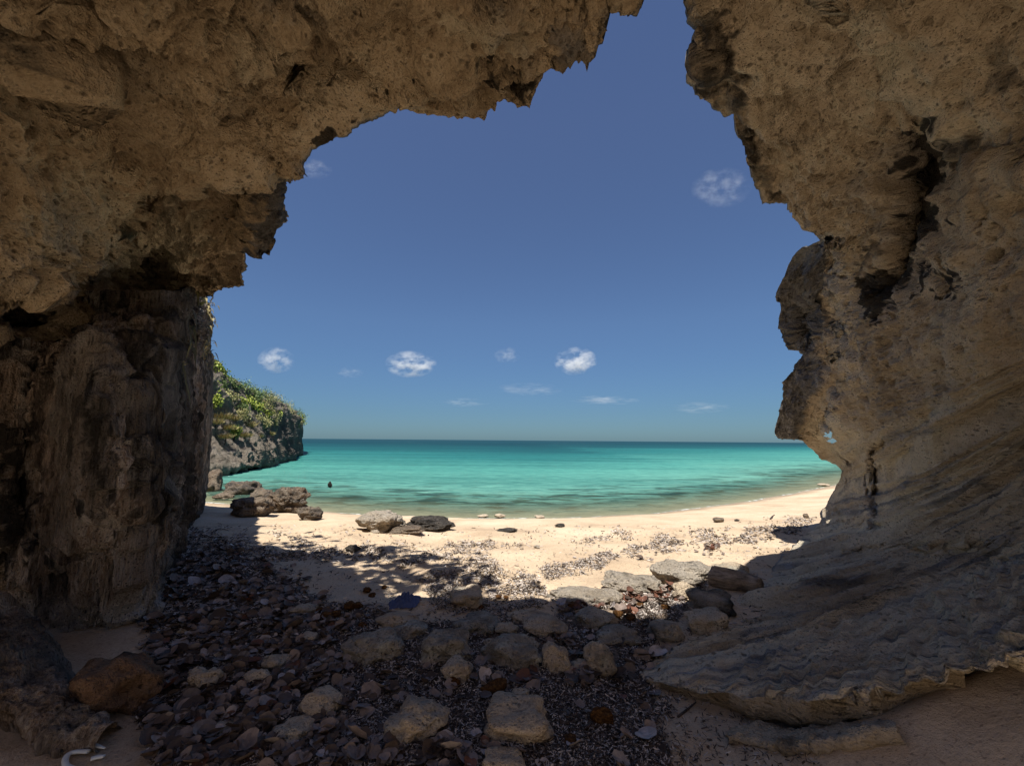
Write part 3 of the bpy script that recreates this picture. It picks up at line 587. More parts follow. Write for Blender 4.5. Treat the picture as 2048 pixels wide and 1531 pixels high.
    o = finish_rock('cliff_wall', full, 0, {'pale': ext(pale, 0), 'stain': ext(stain, .3), 'grey': ext(grey, .6)}, M_WALL, None)
    tag(o, 'dark streaked karst wall standing beside the cave mouth, plants hanging down its far edge', 'rock wall', kind='thing')
build_left_wall()

# ------------------------------------------------------------------ loose rocks
def ico(k):
    b = bmesh.new(); bmesh.ops.create_icosphere(b, subdivisions=k, radius=1.0)
    V = np.array([v.co[:] for v in b.verts]); F = np.array([[v.index for v in f.verts] for f in b.faces]); b.free(); return V, F
ICO = {k: ico(k) for k in (2, 3, 4, 5)}
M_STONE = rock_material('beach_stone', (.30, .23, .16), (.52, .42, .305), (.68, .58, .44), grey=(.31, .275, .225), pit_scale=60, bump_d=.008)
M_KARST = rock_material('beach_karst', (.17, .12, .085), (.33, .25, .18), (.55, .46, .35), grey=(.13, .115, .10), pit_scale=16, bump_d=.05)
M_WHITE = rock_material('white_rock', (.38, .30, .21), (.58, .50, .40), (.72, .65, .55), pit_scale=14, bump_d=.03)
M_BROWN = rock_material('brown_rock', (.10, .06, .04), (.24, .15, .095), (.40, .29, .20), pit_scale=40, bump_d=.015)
OCC = []
def stone(name, label, cat, x0, x1, yt, yb, mat=None, seed=1, rough=.5, strata=0.0, sdir=(0, 0, 1), sf=26, grey=.2, stain=0.0, box=2.25, lvl=4, dr=.8, yaw=0.0, sink=.12, group=None, level=None, roll=0.0, flat=1.0):
    cx = (x0 + x1) / 2; g = hit(cx, yb)
    if level is not None:
        r = ray(cx, yb); tt = (level - 1.0) / r[2]; g = EYE + r * tt
    r = ray(cx, (yb + yt) / 2); d = (g - EYE) @ Fv; w = (x1 - x0) / FPX * d; vis = (yb - yt) / FPX * d; rn = r / np.linalg.norm(r); sn = max(-rn[2], .02)
    D = min(dr * w, .75 * vis / sn); H = flat * max((vis - .5 * D * sn) / math.sqrt(1 - sn * sn), .16 * w)
    fwd = np.array([r[0], r[1], 0]); fwd /= np.linalg.norm(fwd); rgt = np.array([fwd[1], -fwd[0], 0])
    if lvl == 4 and (strata > .5 and x1 - x0 > 80 or x1 - x0 > 125): lvl = 5
    V, F = ICO[lvl]; V = V.copy(); e = box; band = 0
    V = V / (np.sum(np.abs(V) ** e, 1) ** (1 / e))[:, None]
    o = np.array([seed * 3.7, seed * 1.3, seed * 2.1])
    S = np.array([w / 2, D / 2, H / (2 - 2 * sink)])
    n0 = V / np.linalg.norm(V, axis=1, keepdims=True)
    Q = V * S / max(w, .05)
    lvl_ = 0; A = .50 * fbm(V * .95 + o, 2, 401) + rough * (.16 * fbm(V * 2.6 + o, 3, 403) + .08 * ridged(V * 4.5 + o, 2, 406) - .12 * pits(V * 3.2 + o, 407, .5, .5)) - .03 * rough * pits(V * 9 + o, 408, .5, .6)
    if strata:
        sd_ = np.array(sdir, float); sd_ /= np.linalg.norm(sd_)
        ph = (Q @ sd_) * sf + 1.1 * fbm(V * 1.6 + o, 3, 409); fr = ph - np.floor(ph); band = (np.abs(2 * fr - 1) < .35) * strata; A = A + strata * .06 * (np.abs(2 * fr - 1) ** .8 - .6) * (.5 + sstep(-.2, .3, fbm(V * 2 + o, 2, 415)))
    V = V * (1 + A[:, None] * np.array([.8, .9, 1.0]))
    V[:, 0] /= np.abs(V[:, 0]).max(); V[:, 2] /= max(V[:, 2].max(), .3)
    if roll:
        c_, s_ = math.cos(roll), math.sin(roll); V = np.stack([V[:, 0] * c_ + V[:, 2] * s_ * S[2] / S[0], V[:, 1], -V[:, 0] * s_ * S[0] / S[2] * .7 + V[:, 2] * c_], 1)
    V = V * S
    c_, s_ = math.cos(yaw), math.sin(yaw); V = np.stack([V[:, 0] * c_ - V[:, 1] * s_, V[:, 0] * s_ + V[:, 1] * c_, V[:, 2]], 1)
    cen = g + fwd * D * .46; base = (level if level is not None else float(ground(cen[0], cen[1]))); base = min(base, g[2] + .1 * H) if level is None else base
    C = np.array([cen[0], cen[1], base]); Wp = C + V[:, :1] * rgt + V[:, 1:2] * fwd + np.array([0, 0, 1.0]) * (V[:, 2:] + S[2] * (1 - 2 * sink))
    nz = fbm(Wp * 6 + o, 3, 411)
    ob = mesh_np(name, Wp - C, F, {'grey': np.clip(grey + .5 * nz + .25 * band, 0, 1) * (grey > 0), 'stain': np.clip(stain + .6 * nz, 0, 1) * (stain > 0)}, mat or M_STONE)
    ob.location = C
    if mat is not M_SPONGE: OCC.append((x0, x1, yt, yb))
    tag(ob, label, cat, group); return ob
M_SPONGE = None
sp = NT('orange_weed'); pv = sp.pos(); f_ = sp.noise(pv, 90, 4, .8)
M_SPONGE = sp.done(sp.ramp(f_, [(.35, (.035, .016, .007)), (.55, (.13, .06, .02)), (.7, (.28, .15, .05))]), .95, sp.bump(f_, .02), .1)

# stones on the cave floor: (label, x0, x1, top, bottom, options)
FLOOR = [
    ('smooth pale oval stone below the blue cloth', 750, 846, 1222, 1255, dict(rough=.15, strata=.25, sdir=(.2, .2, 1), dr=.6)),
    ('grey rounded stone tucked between the pale oval stone and the striped grey stone', 776, 856, 1243, 1278, dict(grey=.8, strata=.4, sdir=(.5, 0, 1))),
    ('broad hump-backed grey stone with dark weed at its foot', 680, 811, 1262, 1328, dict(grey=.75, strata=.6, sdir=(-.5, .1, 1), rough=.4)),
    ('big barrel-shaped grey stone with fine level banding', 830, 945, 1260, 1326, dict(grey=.65, strata=.7, sdir=(.1, .1, 1), rough=.25, box=3)),
    ('small flat cream stone among the mauve leaves', 598, 640, 1264, 1286, dict(rough=.3)),
    ('narrow tan stone lying aslant in the leaves like a loaf', 524, 584, 1308, 1339, dict(strata=.4, sdir=(.6, 0, 1), roll=.35, rough=.25)),
    ('squarish tan stone with a hollow in its side, alone in dark leaves', 374, 441, 1334, 1380, dict(rough=.8, box=3.2)),
    ('crumbly sand-coloured stone half buried beside the squarish tan one', 486, 544, 1334, 1373, dict(rough=.8)),
    ('tan stone with a cleft end and a dry leaf leaning on it', 589, 686, 1380, 1436, dict(rough=.55, strata=.3, sdir=(.3, .2, 1))),
    ('small low tan stone in black weed near the bottom edge', 416, 467, 1445, 1470, dict(rough=.6)),
    ('wedge-shaped tan stone with rough upper face near the bottom edge', 533, 632, 1442, 1488, dict(rough=.6, strata=.4, sdir=(.2, .4, 1))),
    ('large cream boulder split into two humps, dark leaves at its lower side', 758, 904, 1405, 1490, dict(rough=.6, strata=.25, sdir=(-.3, .3, 1))),
    ('sunlit flat-topped stone with thin cracked layers', 896, 976, 1170, 1215, dict(strata=.8, sdir=(.1, .1, 1), sf=34, rough=.3, box=3)),
    ('dark pitted stone right at the edge of the roof shadow', 900, 1005, 1225, 1270, dict(grey=.9, stain=.25, rough=.9)),
    ('low buff stone behind the dark weed-topped boulder', 986, 1040, 1245, 1272, dict(rough=.6)),
    ('long low stone half sunk along the shadow line', 1014, 1110, 1216, 1242, dict(rough=.4, dr=.5)),
    ('smooth lens-shaped buff stone with thin streaks', 1042, 1142, 1235, 1274, dict(strata=.4, sdir=(-.3, .1, 1), rough=.2)),
    ('olive-grey rough stone under the lit rock bank', 1140, 1240, 1217, 1257, dict(grey=.5, rough=.7)),
    ('largest dark boulder on the floor, tilted with a shadowed gap beneath', 953, 1096, 1264, 1338, dict(grey=.95, stain=.2, strata=.4, sdir=(.4, .2, 1), roll=-.12, rough=.6)),
    ('knobbly speckled round stone below the barrel-shaped stone', 874, 949, 1318, 1370, dict(grey=.4, rough=.95, box=2.2)),
    ('broken tan stone sprinkled with weed beside the largest dark boulder', 1078, 1142, 1282, 1346, dict(rough=.9)),
    ('upright grooved stone leaning with diagonal ribs', 1166, 1240, 1280, 1355, dict(strata=.8, sdir=(.8, .2, .5), grey=.35, sf=34)),
    ('flat grey slab with fine parallel lines', 1188, 1286, 1254, 1290, dict(strata=.8, sdir=(.25, .2, 1), grey=.7, sf=36, rough=.2)),
    ('dark-and-light striped stone like driftwood', 1292, 1369, 1241, 1283, dict(strata=1.0, sdir=(.35, .1, 1), grey=.6, stain=.2, sf=20)),
    ('thin tan slab lying tilted at the foot of the layered wall', 1371, 1460, 1219, 1270, dict(box=3.4, roll=-.2, rough=.4, strata=.3)),
    ('black-faced blocky stone just below the driftwood log', 1370, 1469, 1180, 1226, dict(grey=.9, stain=.45, box=4, rough=.3)),
    ('small tan wedge in front of the upright grooved stone', 1139, 1183, 1319, 1338, dict(rough=.6)),
    ('widest striped cream boulder near the bottom edge, ribbed like corduroy', 958, 1110, 1408, 1490, dict(strata=1.1, sdir=(-.15, .25, 1), sf=30, rough=.2, box=3.2)),
    ('small square tan stone behind the ribbed cream boulder', 1018, 1059, 1379, 1406, dict(box=4, rough=.5)),
    ('reddish tan stone cut off by the bottom edge of the view', 960, 1056, 1508, 1560, dict(rough=.6)),
    ('tiny white pebble resting on the shadow line', 1032, 1051, 1231, 1243, dict(rough=.1, lvl=3)),
    ('thin grey flake of layered rock on the sand by the wall', 1276, 1322, 1293, 1313, dict(strata=.8, grey=.6, dr=.5)),
    ('small light stone peeping out between the two dark boulders', 966, 990, 1276, 1292, dict(rough=.3, lvl=3)),
    ('flat buff stone showing through sand near the two tan stones', 575, 640, 1210, 1228, dict(rough=.4, dr=.7)),
    ('little round pebble by the thin branch', 428, 446, 1302, 1316, dict(rough=.4, lvl=3)),
    ('little pinkish pebble among black leaves by the wall', 352, 372, 1255, 1270, dict(rough=.3, lvl=3)),
    ('low buff stone under two leaves in the corner near the sand patch', 330, 372, 1452, 1474, dict(rough=.5)),
    ('pale long rock bank half buried in lit sand', 1088, 1255, 1150, 1206, dict(rough=.6, stain=.12, dr=.5, mat='L')),
    ('pale lumpy rock with dark pits rising from lit sand beside the log', 1200, 1332, 1118, 1182, dict(rough=1.0, stain=.18, dr=.7, mat='L')),
    ('rounded pale end of the buried rock bank next to the log', 1300, 1432, 1102, 1172, dict(rough=.7, stain=.15, dr=.8, mat='L')),
    ('buff slab lying behind the driftwood log', 1415, 1498, 1118, 1152, dict(rough=.3, box=3)),
    ('small mound of stone and sand left of the black-faced block', 1345, 1392, 1160, 1196, dict(rough=.8)),
]
for k, (lab, a, b, c, d_, kw) in enumerate(FLOOR):
    kw = dict(kw)
    kw.setdefault('sink', .28); kw.setdefault('flat', .82)
    if kw.get('mat') == 'L': kw['mat'] = M_WHITE; kw['grey'] = 0.0; kw['flat'] = .55; kw['sink'] = .3; kw['lvl'] = 5
    stone('stone', lab, 'stone', a, b, c, d_, seed=k + 3, **kw)
stone('boulder', 'reddish brown angular boulder lying against the foot of the dark wall', 'boulder', 146, 306, 1314, 1440, M_BROWN, 91, rough=.55, strata=.3, sdir=(.5, .2, .8), sf=12, grey=0, stain=.25, box=3.2, lvl=5, roll=.22)
BEACH = [
    ('jagged brown rock at the foot of the headland, farthest along the water', 486, 540, 944, 962, dict(rough=1.5, grey=.4)),
    ('sharp dark rock sitting in the edge of the water behind the upright spiky rock', 440, 476, 944, 962, dict(rough=1.5, grey=.5)),
    ('knobbly rock rubble between the low ragged rock and the tallest beach rock', 500, 548, 972, 1000, dict(rough=1.5, grey=.4)),
    ('pinkish broken stone in the sand beside the upright spiky rock', 424, 466, 982, 1000, dict(rough=1.1, grey=0)),
    ('upright spiky karst rock beside the dark wall at the water', 406, 447, 936, 990, dict(rough=1.4, grey=.3)),
    ('low ragged brown karst rock behind the sand, at the water', 448, 524, 958, 996, dict(rough=1.5, grey=.5)),
    ('tallest beach rock, dark craggy hump rising from the waterline', 522, 622, 966, 1024, dict(rough=1.5, grey=.45, lvl=5)),
    ('brown overhanging rock with orange end, in front of the tallest beach rock', 458, 548, 990, 1033, dict(rough=1.1, grey=.15, stain=.15)),
    ('low crust of dark rock tailing into the sand', 592, 646, 1012, 1040, dict(rough=1.2, grey=.6)),
    ('big white-faced boulder on the lit sand by the waterline', 710, 818, 1016, 1064, dict(rough=1.0, grey=0, stain=.12, lvl=5, mat='W')),
    ('dark flat-topped rough rock next to the white-faced boulder', 806, 912, 1030, 1062, dict(rough=1.1, grey=.95, lvl=5, stain=.2)),
    ('small low sandy stone trailing from the dark flat rock', 776, 850, 1052, 1068, dict(rough=.5, grey=0)),
    ('pair of little black rocks on the open sand', 992, 1036, 1056, 1064, dict(rough=1.2, grey=.95, stain=.3, lvl=3)),
    ('little dark cone-shaped rock on the open sand', 1109, 1132, 1046, 1054, dict(rough=.8, grey=.9, lvl=3)),
    ('brown and white lump of rock on the upper beach', 1426, 1448, 1034, 1044, dict(rough=1.2, grey=.2, lvl=3)),
    ('small dark flat pebble beside the brown and white lump', 1467, 1479, 1037, 1042, dict(rough=.4, grey=.9, lvl=3)),
    ('dark weed-stained stone in the middle of the shadowed sand', 690, 722, 1090, 1104, dict(rough=.8, grey=.9, stain=.3, lvl=3)),
    ('small reddish rock at the foot of the layered wall on the beach', 1606, 1618, 1026, 1036, dict(rough=.8, grey=0, lvl=3)),
    ('white shell-like pebble lying alone on the lit sand', 1067, 1080, 1088, 1096, dict(rough=.6, grey=0, lvl=3, mat='W')),
]
for k, (lab, a, b, c, d_, kw) in enumerate(BEACH):
    kw = dict(kw); mm = kw.pop('mat', None)
    stone('beach_rock', lab, 'rock', a, b, c, d_, M_WHITE if mm == 'W' else M_KARST, seed=k + 61, **kw)
for k, (lab, a, b, c, d_) in enumerate([('amber rock just breaking the shallow water, widest of three', 954, 978, 1028, 1035), ('rounded amber rock in the shallows, the middle one', 988, 1012, 1026, 1036), ('flat amber rock in the shallows nearest the open beach', 1066, 1090, 1030, 1036), ('yellowish stone at the waterline below the tallest beach rock', 662, 682, 1030, 1038), ('sunken greenish rock in the shallows near the layered wall', 1636, 1662, 966, 972)]):
    stone('shallow_rock', lab, 'rock', a, b, c, d_, M_STONE, seed=k + 90, rough=.7, grey=0, level=SEA, lvl=3)
stone('water_stump', 'dark little stump of rock poking out of the turquoise water', 'rock', 655, 664, 962, 975, M_KARST, 97, rough=.8, grey=.9, stain=.4, level=SEA, lvl=3, dr=.5)

# low slab at the bottom left and small shelf under the ledge
def slab(name, label, cat, top, bot, ctrl, n, m, seed, mat, amp=.02, bulge=.03):
    E = resample(top, n); O = resample(bot, n); s = np.linspace(0, 1, m)
    px = E[:, None, 0] * (1 - s) + O[:, None, 0] * s; py = E[:, None, 1] * (1 - s) + O[:, None, 1] * s
    d = (rbf(ctrl, px, py) if ctrl else (hit(px, py) - EYE) @ Fv) * (1 - bulge * np.sin(math.pi * np.clip(s, 0, 1)) ** .5)
    P = at(px, py, d); N = orient(gnormals(P), P)
    A = amp * (1.2 * fbm(P * 4, 3, seed) + .9 * ridged(P * np.array([9, 9, 14]), 3, seed + 4) + .5 * fbm(P * 30, 3, seed + 9) - 1.0 * pits(P * 16, seed + 2, .5, .4))
    P = displace(P, N, A); T = P[:, 0]; B = P[:, -1]
    full = np.concatenate([(T + np.array([-.05, .25, -.6]))[:, None], (T + np.array([-.02, .10, -.10]))[:, None], P, (B + np.array([0, .03, -.10]))[:, None], (B + np.array([0, .08, -.4]))[:, None]], 1)
    g = np.clip(.35 + .8 * fbm(full * 3, 4, seed + 20), 0, 1)
    o = mesh_np(name, full, grid_faces(*full.shape[:2]), {'grey': g.ravel() * .8, 'stain': np.clip(fbm(full * 2.5, 4, seed + 30), 0, .6).ravel()}, mat)
    tag(o, label, cat); return o
slab('rock_slab', 'grey sloping rock slab in the dark corner below the streaked wall', 'rock slab',
     [(-500, 900), (-200, 1080), (0, 1193), (36, 1232), (70, 1262), (92, 1310), (130, 1372), (170, 1425), (214, 1470)], [(-500, 1300), (-200, 1330), (0, 1402), (40, 1438), (70, 1462), (96, 1484), (130, 1493), (170, 1490), (216, 1478)],
     [(-500, 900, 1.6), (-500, 1300, 1.15), (0, 1195, 1.95), (214, 1470, 1.49), (0, 1402, 1.50), (100, 1484, 1.44), (100, 1330, 1.75), (170, 1490, 1.44)], 260, 130, 501, M_WALL, .022)
slab('rock_shelf', 'low crumbly rock shelf in the sand under the undercut ledge', 'rock shelf',
     [(1455, 1474), (1480, 1462), (1520, 1456), (1580, 1462), (1640, 1460), (1700, 1452), (1760, 1456), (1800, 1462)], [(1455, 1478), (1490, 1484), (1540, 1496), (1590, 1504), (1650, 1496), (1710, 1490), (1760, 1478), (1800, 1468)],
     None, 240, 60, 521, M_LAYER, .012, .022)

# ------------------------------------------------------------------ tubes and small things
def tube(name, pts, radii, mat, seg=8, parent=None, flat=1.0, rough=0.0, seed=0, cap=True):
    P = np.asarray(pts, float); k = max(len(P) * 5, 12); tt = np.linspace(0, len(P) - 1, k)
    # smooth path
    idx = np.clip(np.floor(tt).astype(int), 0, len(P) - 2); f = (tt - idx)[:, None]
    g = lambda i: P[np.clip(i, 0, len(P) - 1)]
    p0, p1, p2, p3 = g(idx - 1), g(idx), g(idx + 1), g(idx + 2)
    C = .5 * (2 * p1 + (p2 - p0) * f + (2 * p0 - 5 * p1 + 4 * p2 - p3) * f ** 2 + (3 * p1 - p0 - 3 * p2 + p3) * f ** 3)
    R = np.interp(tt, np.arange(len(P)), np.asarray(radii, float) * np.ones(len(P)))
    T = np.gradient(C, axis=0); T /= np.linalg.norm(T, axis=1, keepdims=True) + 1e-9
    S = np.cross(T, [0, 0, 1.0]); S /= np.linalg.norm(S, axis=1, keepdims=True) + 1e-9; B = np.cross(S, T)
    a = np.linspace(0, 2 * math.pi, seg, endpoint=False)
    V = C[:, None] + R[:, None, None] * (np.cos(a)[None, :, None] * S[:, None] + flat * np.sin(a)[None, :, None] * B[:, None])
    if rough:
        q = np.stack([np.cos(a)[None] * 2.2 * np.ones((k, 1)), np.sin(a)[None] * 2.2 * np.ones((k, 1)), tt[:, None] * .25 * np.ones((1, seg))], -1) + seed
        A = rough * (ridged(q, 3, 601) * .5 + fbm(q * 1.6, 2, 605) * .6); V = V + (V - C[:, None]) * A[..., None]
    i, j = np.meshgrid(np.arange(k - 1), np.arange(seg), indexing='ij'); j2 = (j + 1) % seg
    F = np.stack([i * seg + j, i * seg + j2, (i + 1) * seg + j2, (i + 1) * seg + j], -1).reshape(-1, 4)
    V = V.reshape(-1, 3); V = np.concatenate([V, C[:1], C[-1:]]); n0 = k * seg
    e1 = np.array([[n0, (j + 1) % seg, j, n0] for j in range(seg)]); e2 = np.array([[n0 + 1, (k - 1) * seg + j, (k - 1) * seg + (j + 1) % seg, n0 + 1] for j in range(seg)])
    me_faces = [tuple(f) for f in F] + [tuple(x[:3]) for x in e1] + [tuple(x[:3]) for x in e2]
    me = bpy.data.meshes.new(name); me.from_pydata(V.tolist(), [], [tuple(int(q) for q in f) for f in me_faces]); me.polygons.foreach_set('use_smooth', [True] * len(me.polygons)); me.materials.append(mat); me.update()
    o = bpy.data.objects.new(name, me); COL.objects.link(o)
    if parent is not None: o.parent = parent
    return o
def wood_material(name, lo, hi, stretch=(30, 30, 30)):
    t = NT(name); p = t.pos(stretch); n = t.noise(p, 1.0, 6, .7); return t.done(t.ramp(n, [(.35, lo), (.65, hi)]), .9, t.bump(n, .006), .15)
M_WOOD = wood_material('driftwood_grey', (.10, .08, .065), (.38, .31, .24), (14, 14, 60))
M_TWIG = wood_material('twig_dark', (.025, .02, .018), (.10, .08, .07))
M_TWIGP = wood_material('twig_pale', (.14, .125, .12), (.34, .31, .29))
def on_ground(pts, lift=0.01):
    a = hit(np.array([p[0] for p in pts], float), np.array([p[1] for p in pts], float)); a[:, 2] += lift; return a
lg = on_ground([(1424, 1164), (1450, 1172), (1490, 1180), (1522, 1187)], .045)
lo_ = tube('driftwood_log', lg, [.058, .064, .060, .045], M_WOOD, 30, rough=.34, seed=3); tag(lo_, 'weathered grey driftwood log with deep grain at the foot of the layered wall', 'log')
for k, (lab, pts, r, m_) in enumerate([
    ('crooked black branch arching over the dark leaves', [(366, 1311), (400, 1308), (422, 1300), (440, 1283), (452, 1270), (466, 1258)], .012, M_TWIG),
    ('bleached straight stick lying on dark leaves below the squarish tan stone', [(364, 1416), (390, 1409), (412, 1405), (436, 1398)], .011, M_TWIGP),
    ('thin bent twig by the bleached stick', [(336, 1368), (352, 1380), (368, 1396), (376, 1408)], .006, M_TWIG),
    ('fine dark twig leaning on the sand below the ledge', [(1356, 1434), (1374, 1420), (1392, 1405)], .004, M_TWIG),
    ('long dark twig along the black weed at the sand edge', [(1290, 1460), (1310, 1468), (1325, 1474)], .005, M_TWIG),
    ('thin root-like twig by the crumbly tan stone', [(468, 1296), (474, 1286), (486, 1280), (495, 1276)], .004, M_TWIGP),
    ('short stick across the leaves near the largest dark boulder', [(1050, 1352), (1068, 1357), (1085, 1360)], .007, M_TWIGP),
    ('dark curved root in the sand at the bottom edge', [(318, 1494), (345, 1506), (368, 1512), (385, 1526)], .012, M_TWIG),
    ('forked root end sticking out of the weed', [(612, 1345), (630, 1336), (652, 1326), (684, 1332)], .014, M_TWIGP),
    ('short dark twig upright on the lit beach', [(1541, 1038), (1545, 1033), (1549, 1030)], .012, M_TWIG),
    ('stray twig on lit sand below the weed band', [(1408, 1100), (1414, 1096), (1420, 1093)], .006, M_TWIG)]):
    tag(tube('twig' if r < .01 else 'branch', on_ground(pts, r * .8), [r * 1.1, *([r] * (len(pts) - 2)), r * .5], m_, 8, rough=.15, seed=k), lab, 'stick')

def plain(name, col, rough=.6, spec=.3, bump=0):
    t = NT(name); n = t.noise(t.pos(), 60, 4, .6)
    c = t.mix(t.math('MULTIPLY', n, .5), col, tuple(x * .55 for x in col)); return t.done(c, rough, t.bump(n, bump) if bump else None, spec)
M_PLAST = plain('dirty_white_plastic', (.62, .66, .66), .45, .4)
M_BLACK = plain('black_cord', (.015, .015, .017), .6)
tag(tube('plastic_hoop', on_ground([(177, 1510), (157, 1510), (141, 1513), (132, 1520), (129, 1530), (133, 1540), (150, 1546)], .012), .0085, M_PLAST, 10, flat=.6), 'curved white plastic hoop lying in the sand of the corner', 'plastic litter')
tag(tube('plastic_strip', on_ground([(142, 1492), (165, 1497), (188, 1503), (208, 1509)], .02), [.011, .010, .008, .003], M_PLAST, 10, flat=.45), 'tapering white plastic strip beside the curved hoop', 'plastic litter')
tag(tube('plastic_fragment', on_ground([(181, 1524), (194, 1520), (208, 1518)], .01), [.008, .008, .006], M_PLAST, 10, flat=.5, rough=.3), 'short broken piece of white plastic with a jagged end', 'plastic litter')
tag(tube('cord', on_ground([(141, 1492), (130, 1493), (122, 1500), (121, 1510), (124, 1518)], .02), .0025, M_BLACK, 8), 'thin black cord looping from the plastic strip to the hoop', 'cord')
# crumpled blue cloth
def cloth():
    g = hit(808, 1210); d = (g - EYE) @ Fv; w = 52 / FPX * d
    u, v = np.meshgrid(np.linspace(-1, 1, 40), np.linspace(-1, 1, 26), indexing='ij'); q = np.stack([u * 1.7, v * 1.7, u * 0], -1)
    Z = .055 * (1 - .7 * np.abs(u)) * (.35 + 1.2 * np.abs(perlin(q * 1.7, 651)) + .5 * np.abs(perlin(q * 4, 652))) * (1 - v ** 4) * 1.2; rad = 1 + .3 * fbm(q * .9 + 4, 2, 655)
    P = np.stack([g[0] + u * w / 2 * rad, g[1] + .02 + v * w * .40 * rad + .1 * u * w, np.maximum(Z, .004) + 0 * u], -1); P[..., 2] += ground(P[..., 0], P[..., 1])
    o = mesh_np('cloth', P, grid_faces(40, 26), {}, plain('blue_cloth', (.07, .10, .22), .8, .2, .003)); tag(o, 'crumpled blue scrap of cloth lying on the edge of the shade', 'cloth')
cloth()
# orange-brown weed balls
WB = [(652, 1242, 14), (672, 1236, 12), (640, 1226, 9), (700, 1222, 13), (716, 1218, 10), (734, 1186, 9), (744, 1194, 8), (536, 1288, 9), (533, 1276, 8), (724, 1256, 9), (908, 1374, 15), (960, 1220, 8), (997, 1198, 7), (1012, 1199, 6), (1262, 1244, 11), (1236, 1238, 12), (1332, 1220, 10), (1280, 1216, 8), (1140, 1490, 14), (1144, 1218, 10), (520, 1344, 7), (528, 1412, 9), (768, 1178, 6), (596, 1262, 7)]
for k, (x, y, r) in enumerate(WB):
    stone('weed_ball', 'small fuzzy orange-brown ball of dried weed lying among the leaves', 'dried weed', x - r, x + r, y - 1.3 * r, y, M_SPONGE, 700 + k, rough=1.5, grey=0, lvl=3, sink=.1, group='dried weed balls on the cave floor')
for k, (lab, a, b, c, d_) in enumerate([('long reddish brown roll of dried weed beside the red leaf', 960, 1022, 1364, 1392), ('brown spindle of dried weed on the black debris by the ledge', 1180, 1230, 1420, 1454)]):
    stone('weed_roll', lab, 'dried weed', a, b, c, d_, M_SPONGE, 741 + k, rough=.8, grey=0, lvl=4, dr=.5, roll=-.3)

# ------------------------------------------------------------------ leaf litter and weed
def leaf_geo(seed):
    r = np.random.default_rng(seed); k = 14; a = np.linspace(0, 2 * math.pi, k, endpoint=False)
    rad = 1 - .18 * np.exp(-((a - math.pi) / .35) ** 2) + r.uniform(-.06, .06, k); x = np.cos(a) * rad; y = np.sin(a) * rad * .92
    xs = np.r_[0, x * .55, x]; ys = np.r_[0, y * .55, y]
    cup = r.uniform(-.15, .30); fold = r.uniform(0, .35); tw = r.uniform(-.25, .25)
    z = cup * (xs ** 2 + ys ** 2) + fold * np.abs(ys) + tw * xs * ys + r.uniform(-.05, .05, len(xs)) * (xs ** 2 + ys ** 2)
    V = np.stack([xs, ys, z], 1); F = []
    for i in range(k):
        j = (i + 1) % k; F += [(0, 1 + i, 1 + j), (1 + i, 1 + k + i, 1 + k + j), (1 + i, 1 + k + j, 1 + j)]
    return V, np.array(F)
LEAFV = [leaf_geo(s) for s in range(8)]
def leaf_material(name, col=None):
    t = NT(name); p = t.pos()
    if col is None: c = t.attr('tint').outputs['Color']
    else:
        oi = t.n('ShaderNodeObjectInfo'); c = t.mix(oi.outputs['Random'], tuple(x * .65 for x in col), tuple(min(x * 1.3, 1) for x in col))
    n = t.noise(p, 40, 5, .7); c = t.mix(t.mrange(n, .3, .7, .55, 0), c, (.02, .016, .014))
    tr = t.n('ShaderNodeBsdfTranslucent')
    return t.done(c, .5, t.bump(n, .004), .22)
LC = [('greyish mauve', (.25, .195, .165)), ('dark brown', (.095, .066, .05)), ('rusty red', (.15, .065, .04)), ('pale lilac grey', (.40, .35, .33))]
LM = [leaf_material('dry_leaf_' + n.split()[-1], c) for n, c in LC]; M_LITTER = leaf_material('leaf_litter')
ZA = np.array([(370, 1110), (470, 1105), (530, 1150), (640, 1215), (740, 1285), (690, 1350), (660, 1531), (330, 1531), (330, 1480), (268, 1425), (292, 1330), (312, 1230)])
ZB = np.array([(640, 1225), (900, 1250), (1250, 1215), (1420, 1150), (1430, 1180), (1290, 1290), (1290, 1340), (1330, 1531), (640, 1531), (680, 1360)])
ZR = np.array([(1120, 1200), (1250, 1165), (1410, 1125), (1440, 1150), (1370, 1195), (1240, 1230)])
ZLEAFPATCH = [(640, 1300, 120, 40), (760, 1520, 170, 40), (1130, 1300, 150, 40), (1000, 1360, 260, 26), (1180, 1340, 130, 20), (880, 1500, 80, 30), (700, 1400, 140, 30)]
def inside_stone(x, y):
    r = np.zeros(x.shape, bool)
    for a, b, c, d_ in OCC: r |= ((x - (a + b) / 2) / ((b - a) / 2)) ** 2 + ((y - (c + d_) / 2) / ((d_ - c) / 2 + 1)) ** 2 < .95
    return r
def in_poly(x, y, p): return sstep(-34, 34, polydist(x, y, p) + 60 * fbm(np.stack([x / 70, y / 45, x * 0], -1), 3, 821))
def scatter(n, dens, box):
    x = RNG.uniform(box[0], box[2], n); y = RNG.uniform(box[1], box[3], n); k = RNG.uniform(0, 1, n) < dens(x, y); return x[k], y[k]
def leaf_density(x, y):
    a = in_poly(x, y, ZA) * np.clip(.35 + 1.1 * sstep(1090, 1200, y), 0, 1) ; b = in_poly(x, y, ZB) * .07; r = in_poly(x, y, ZR) * .8
    for cx, cy, rx, ry in ZLEAFPATCH: b = np.maximum(b, .62 * np.exp(-((x - cx) / rx) ** 2 - ((y - cy) / ry) ** 2))
    q = np.stack([x / 60, y / 40, x * 0], -1); return np.clip(np.maximum(np.maximum(a, b), r) * (.75 + 1.1 * perlin(q, 801)), 0, 1) * ~inside_stone(x, y) * np.clip(((y - 900) / 500), .25, 1) ** -1.0 * .5
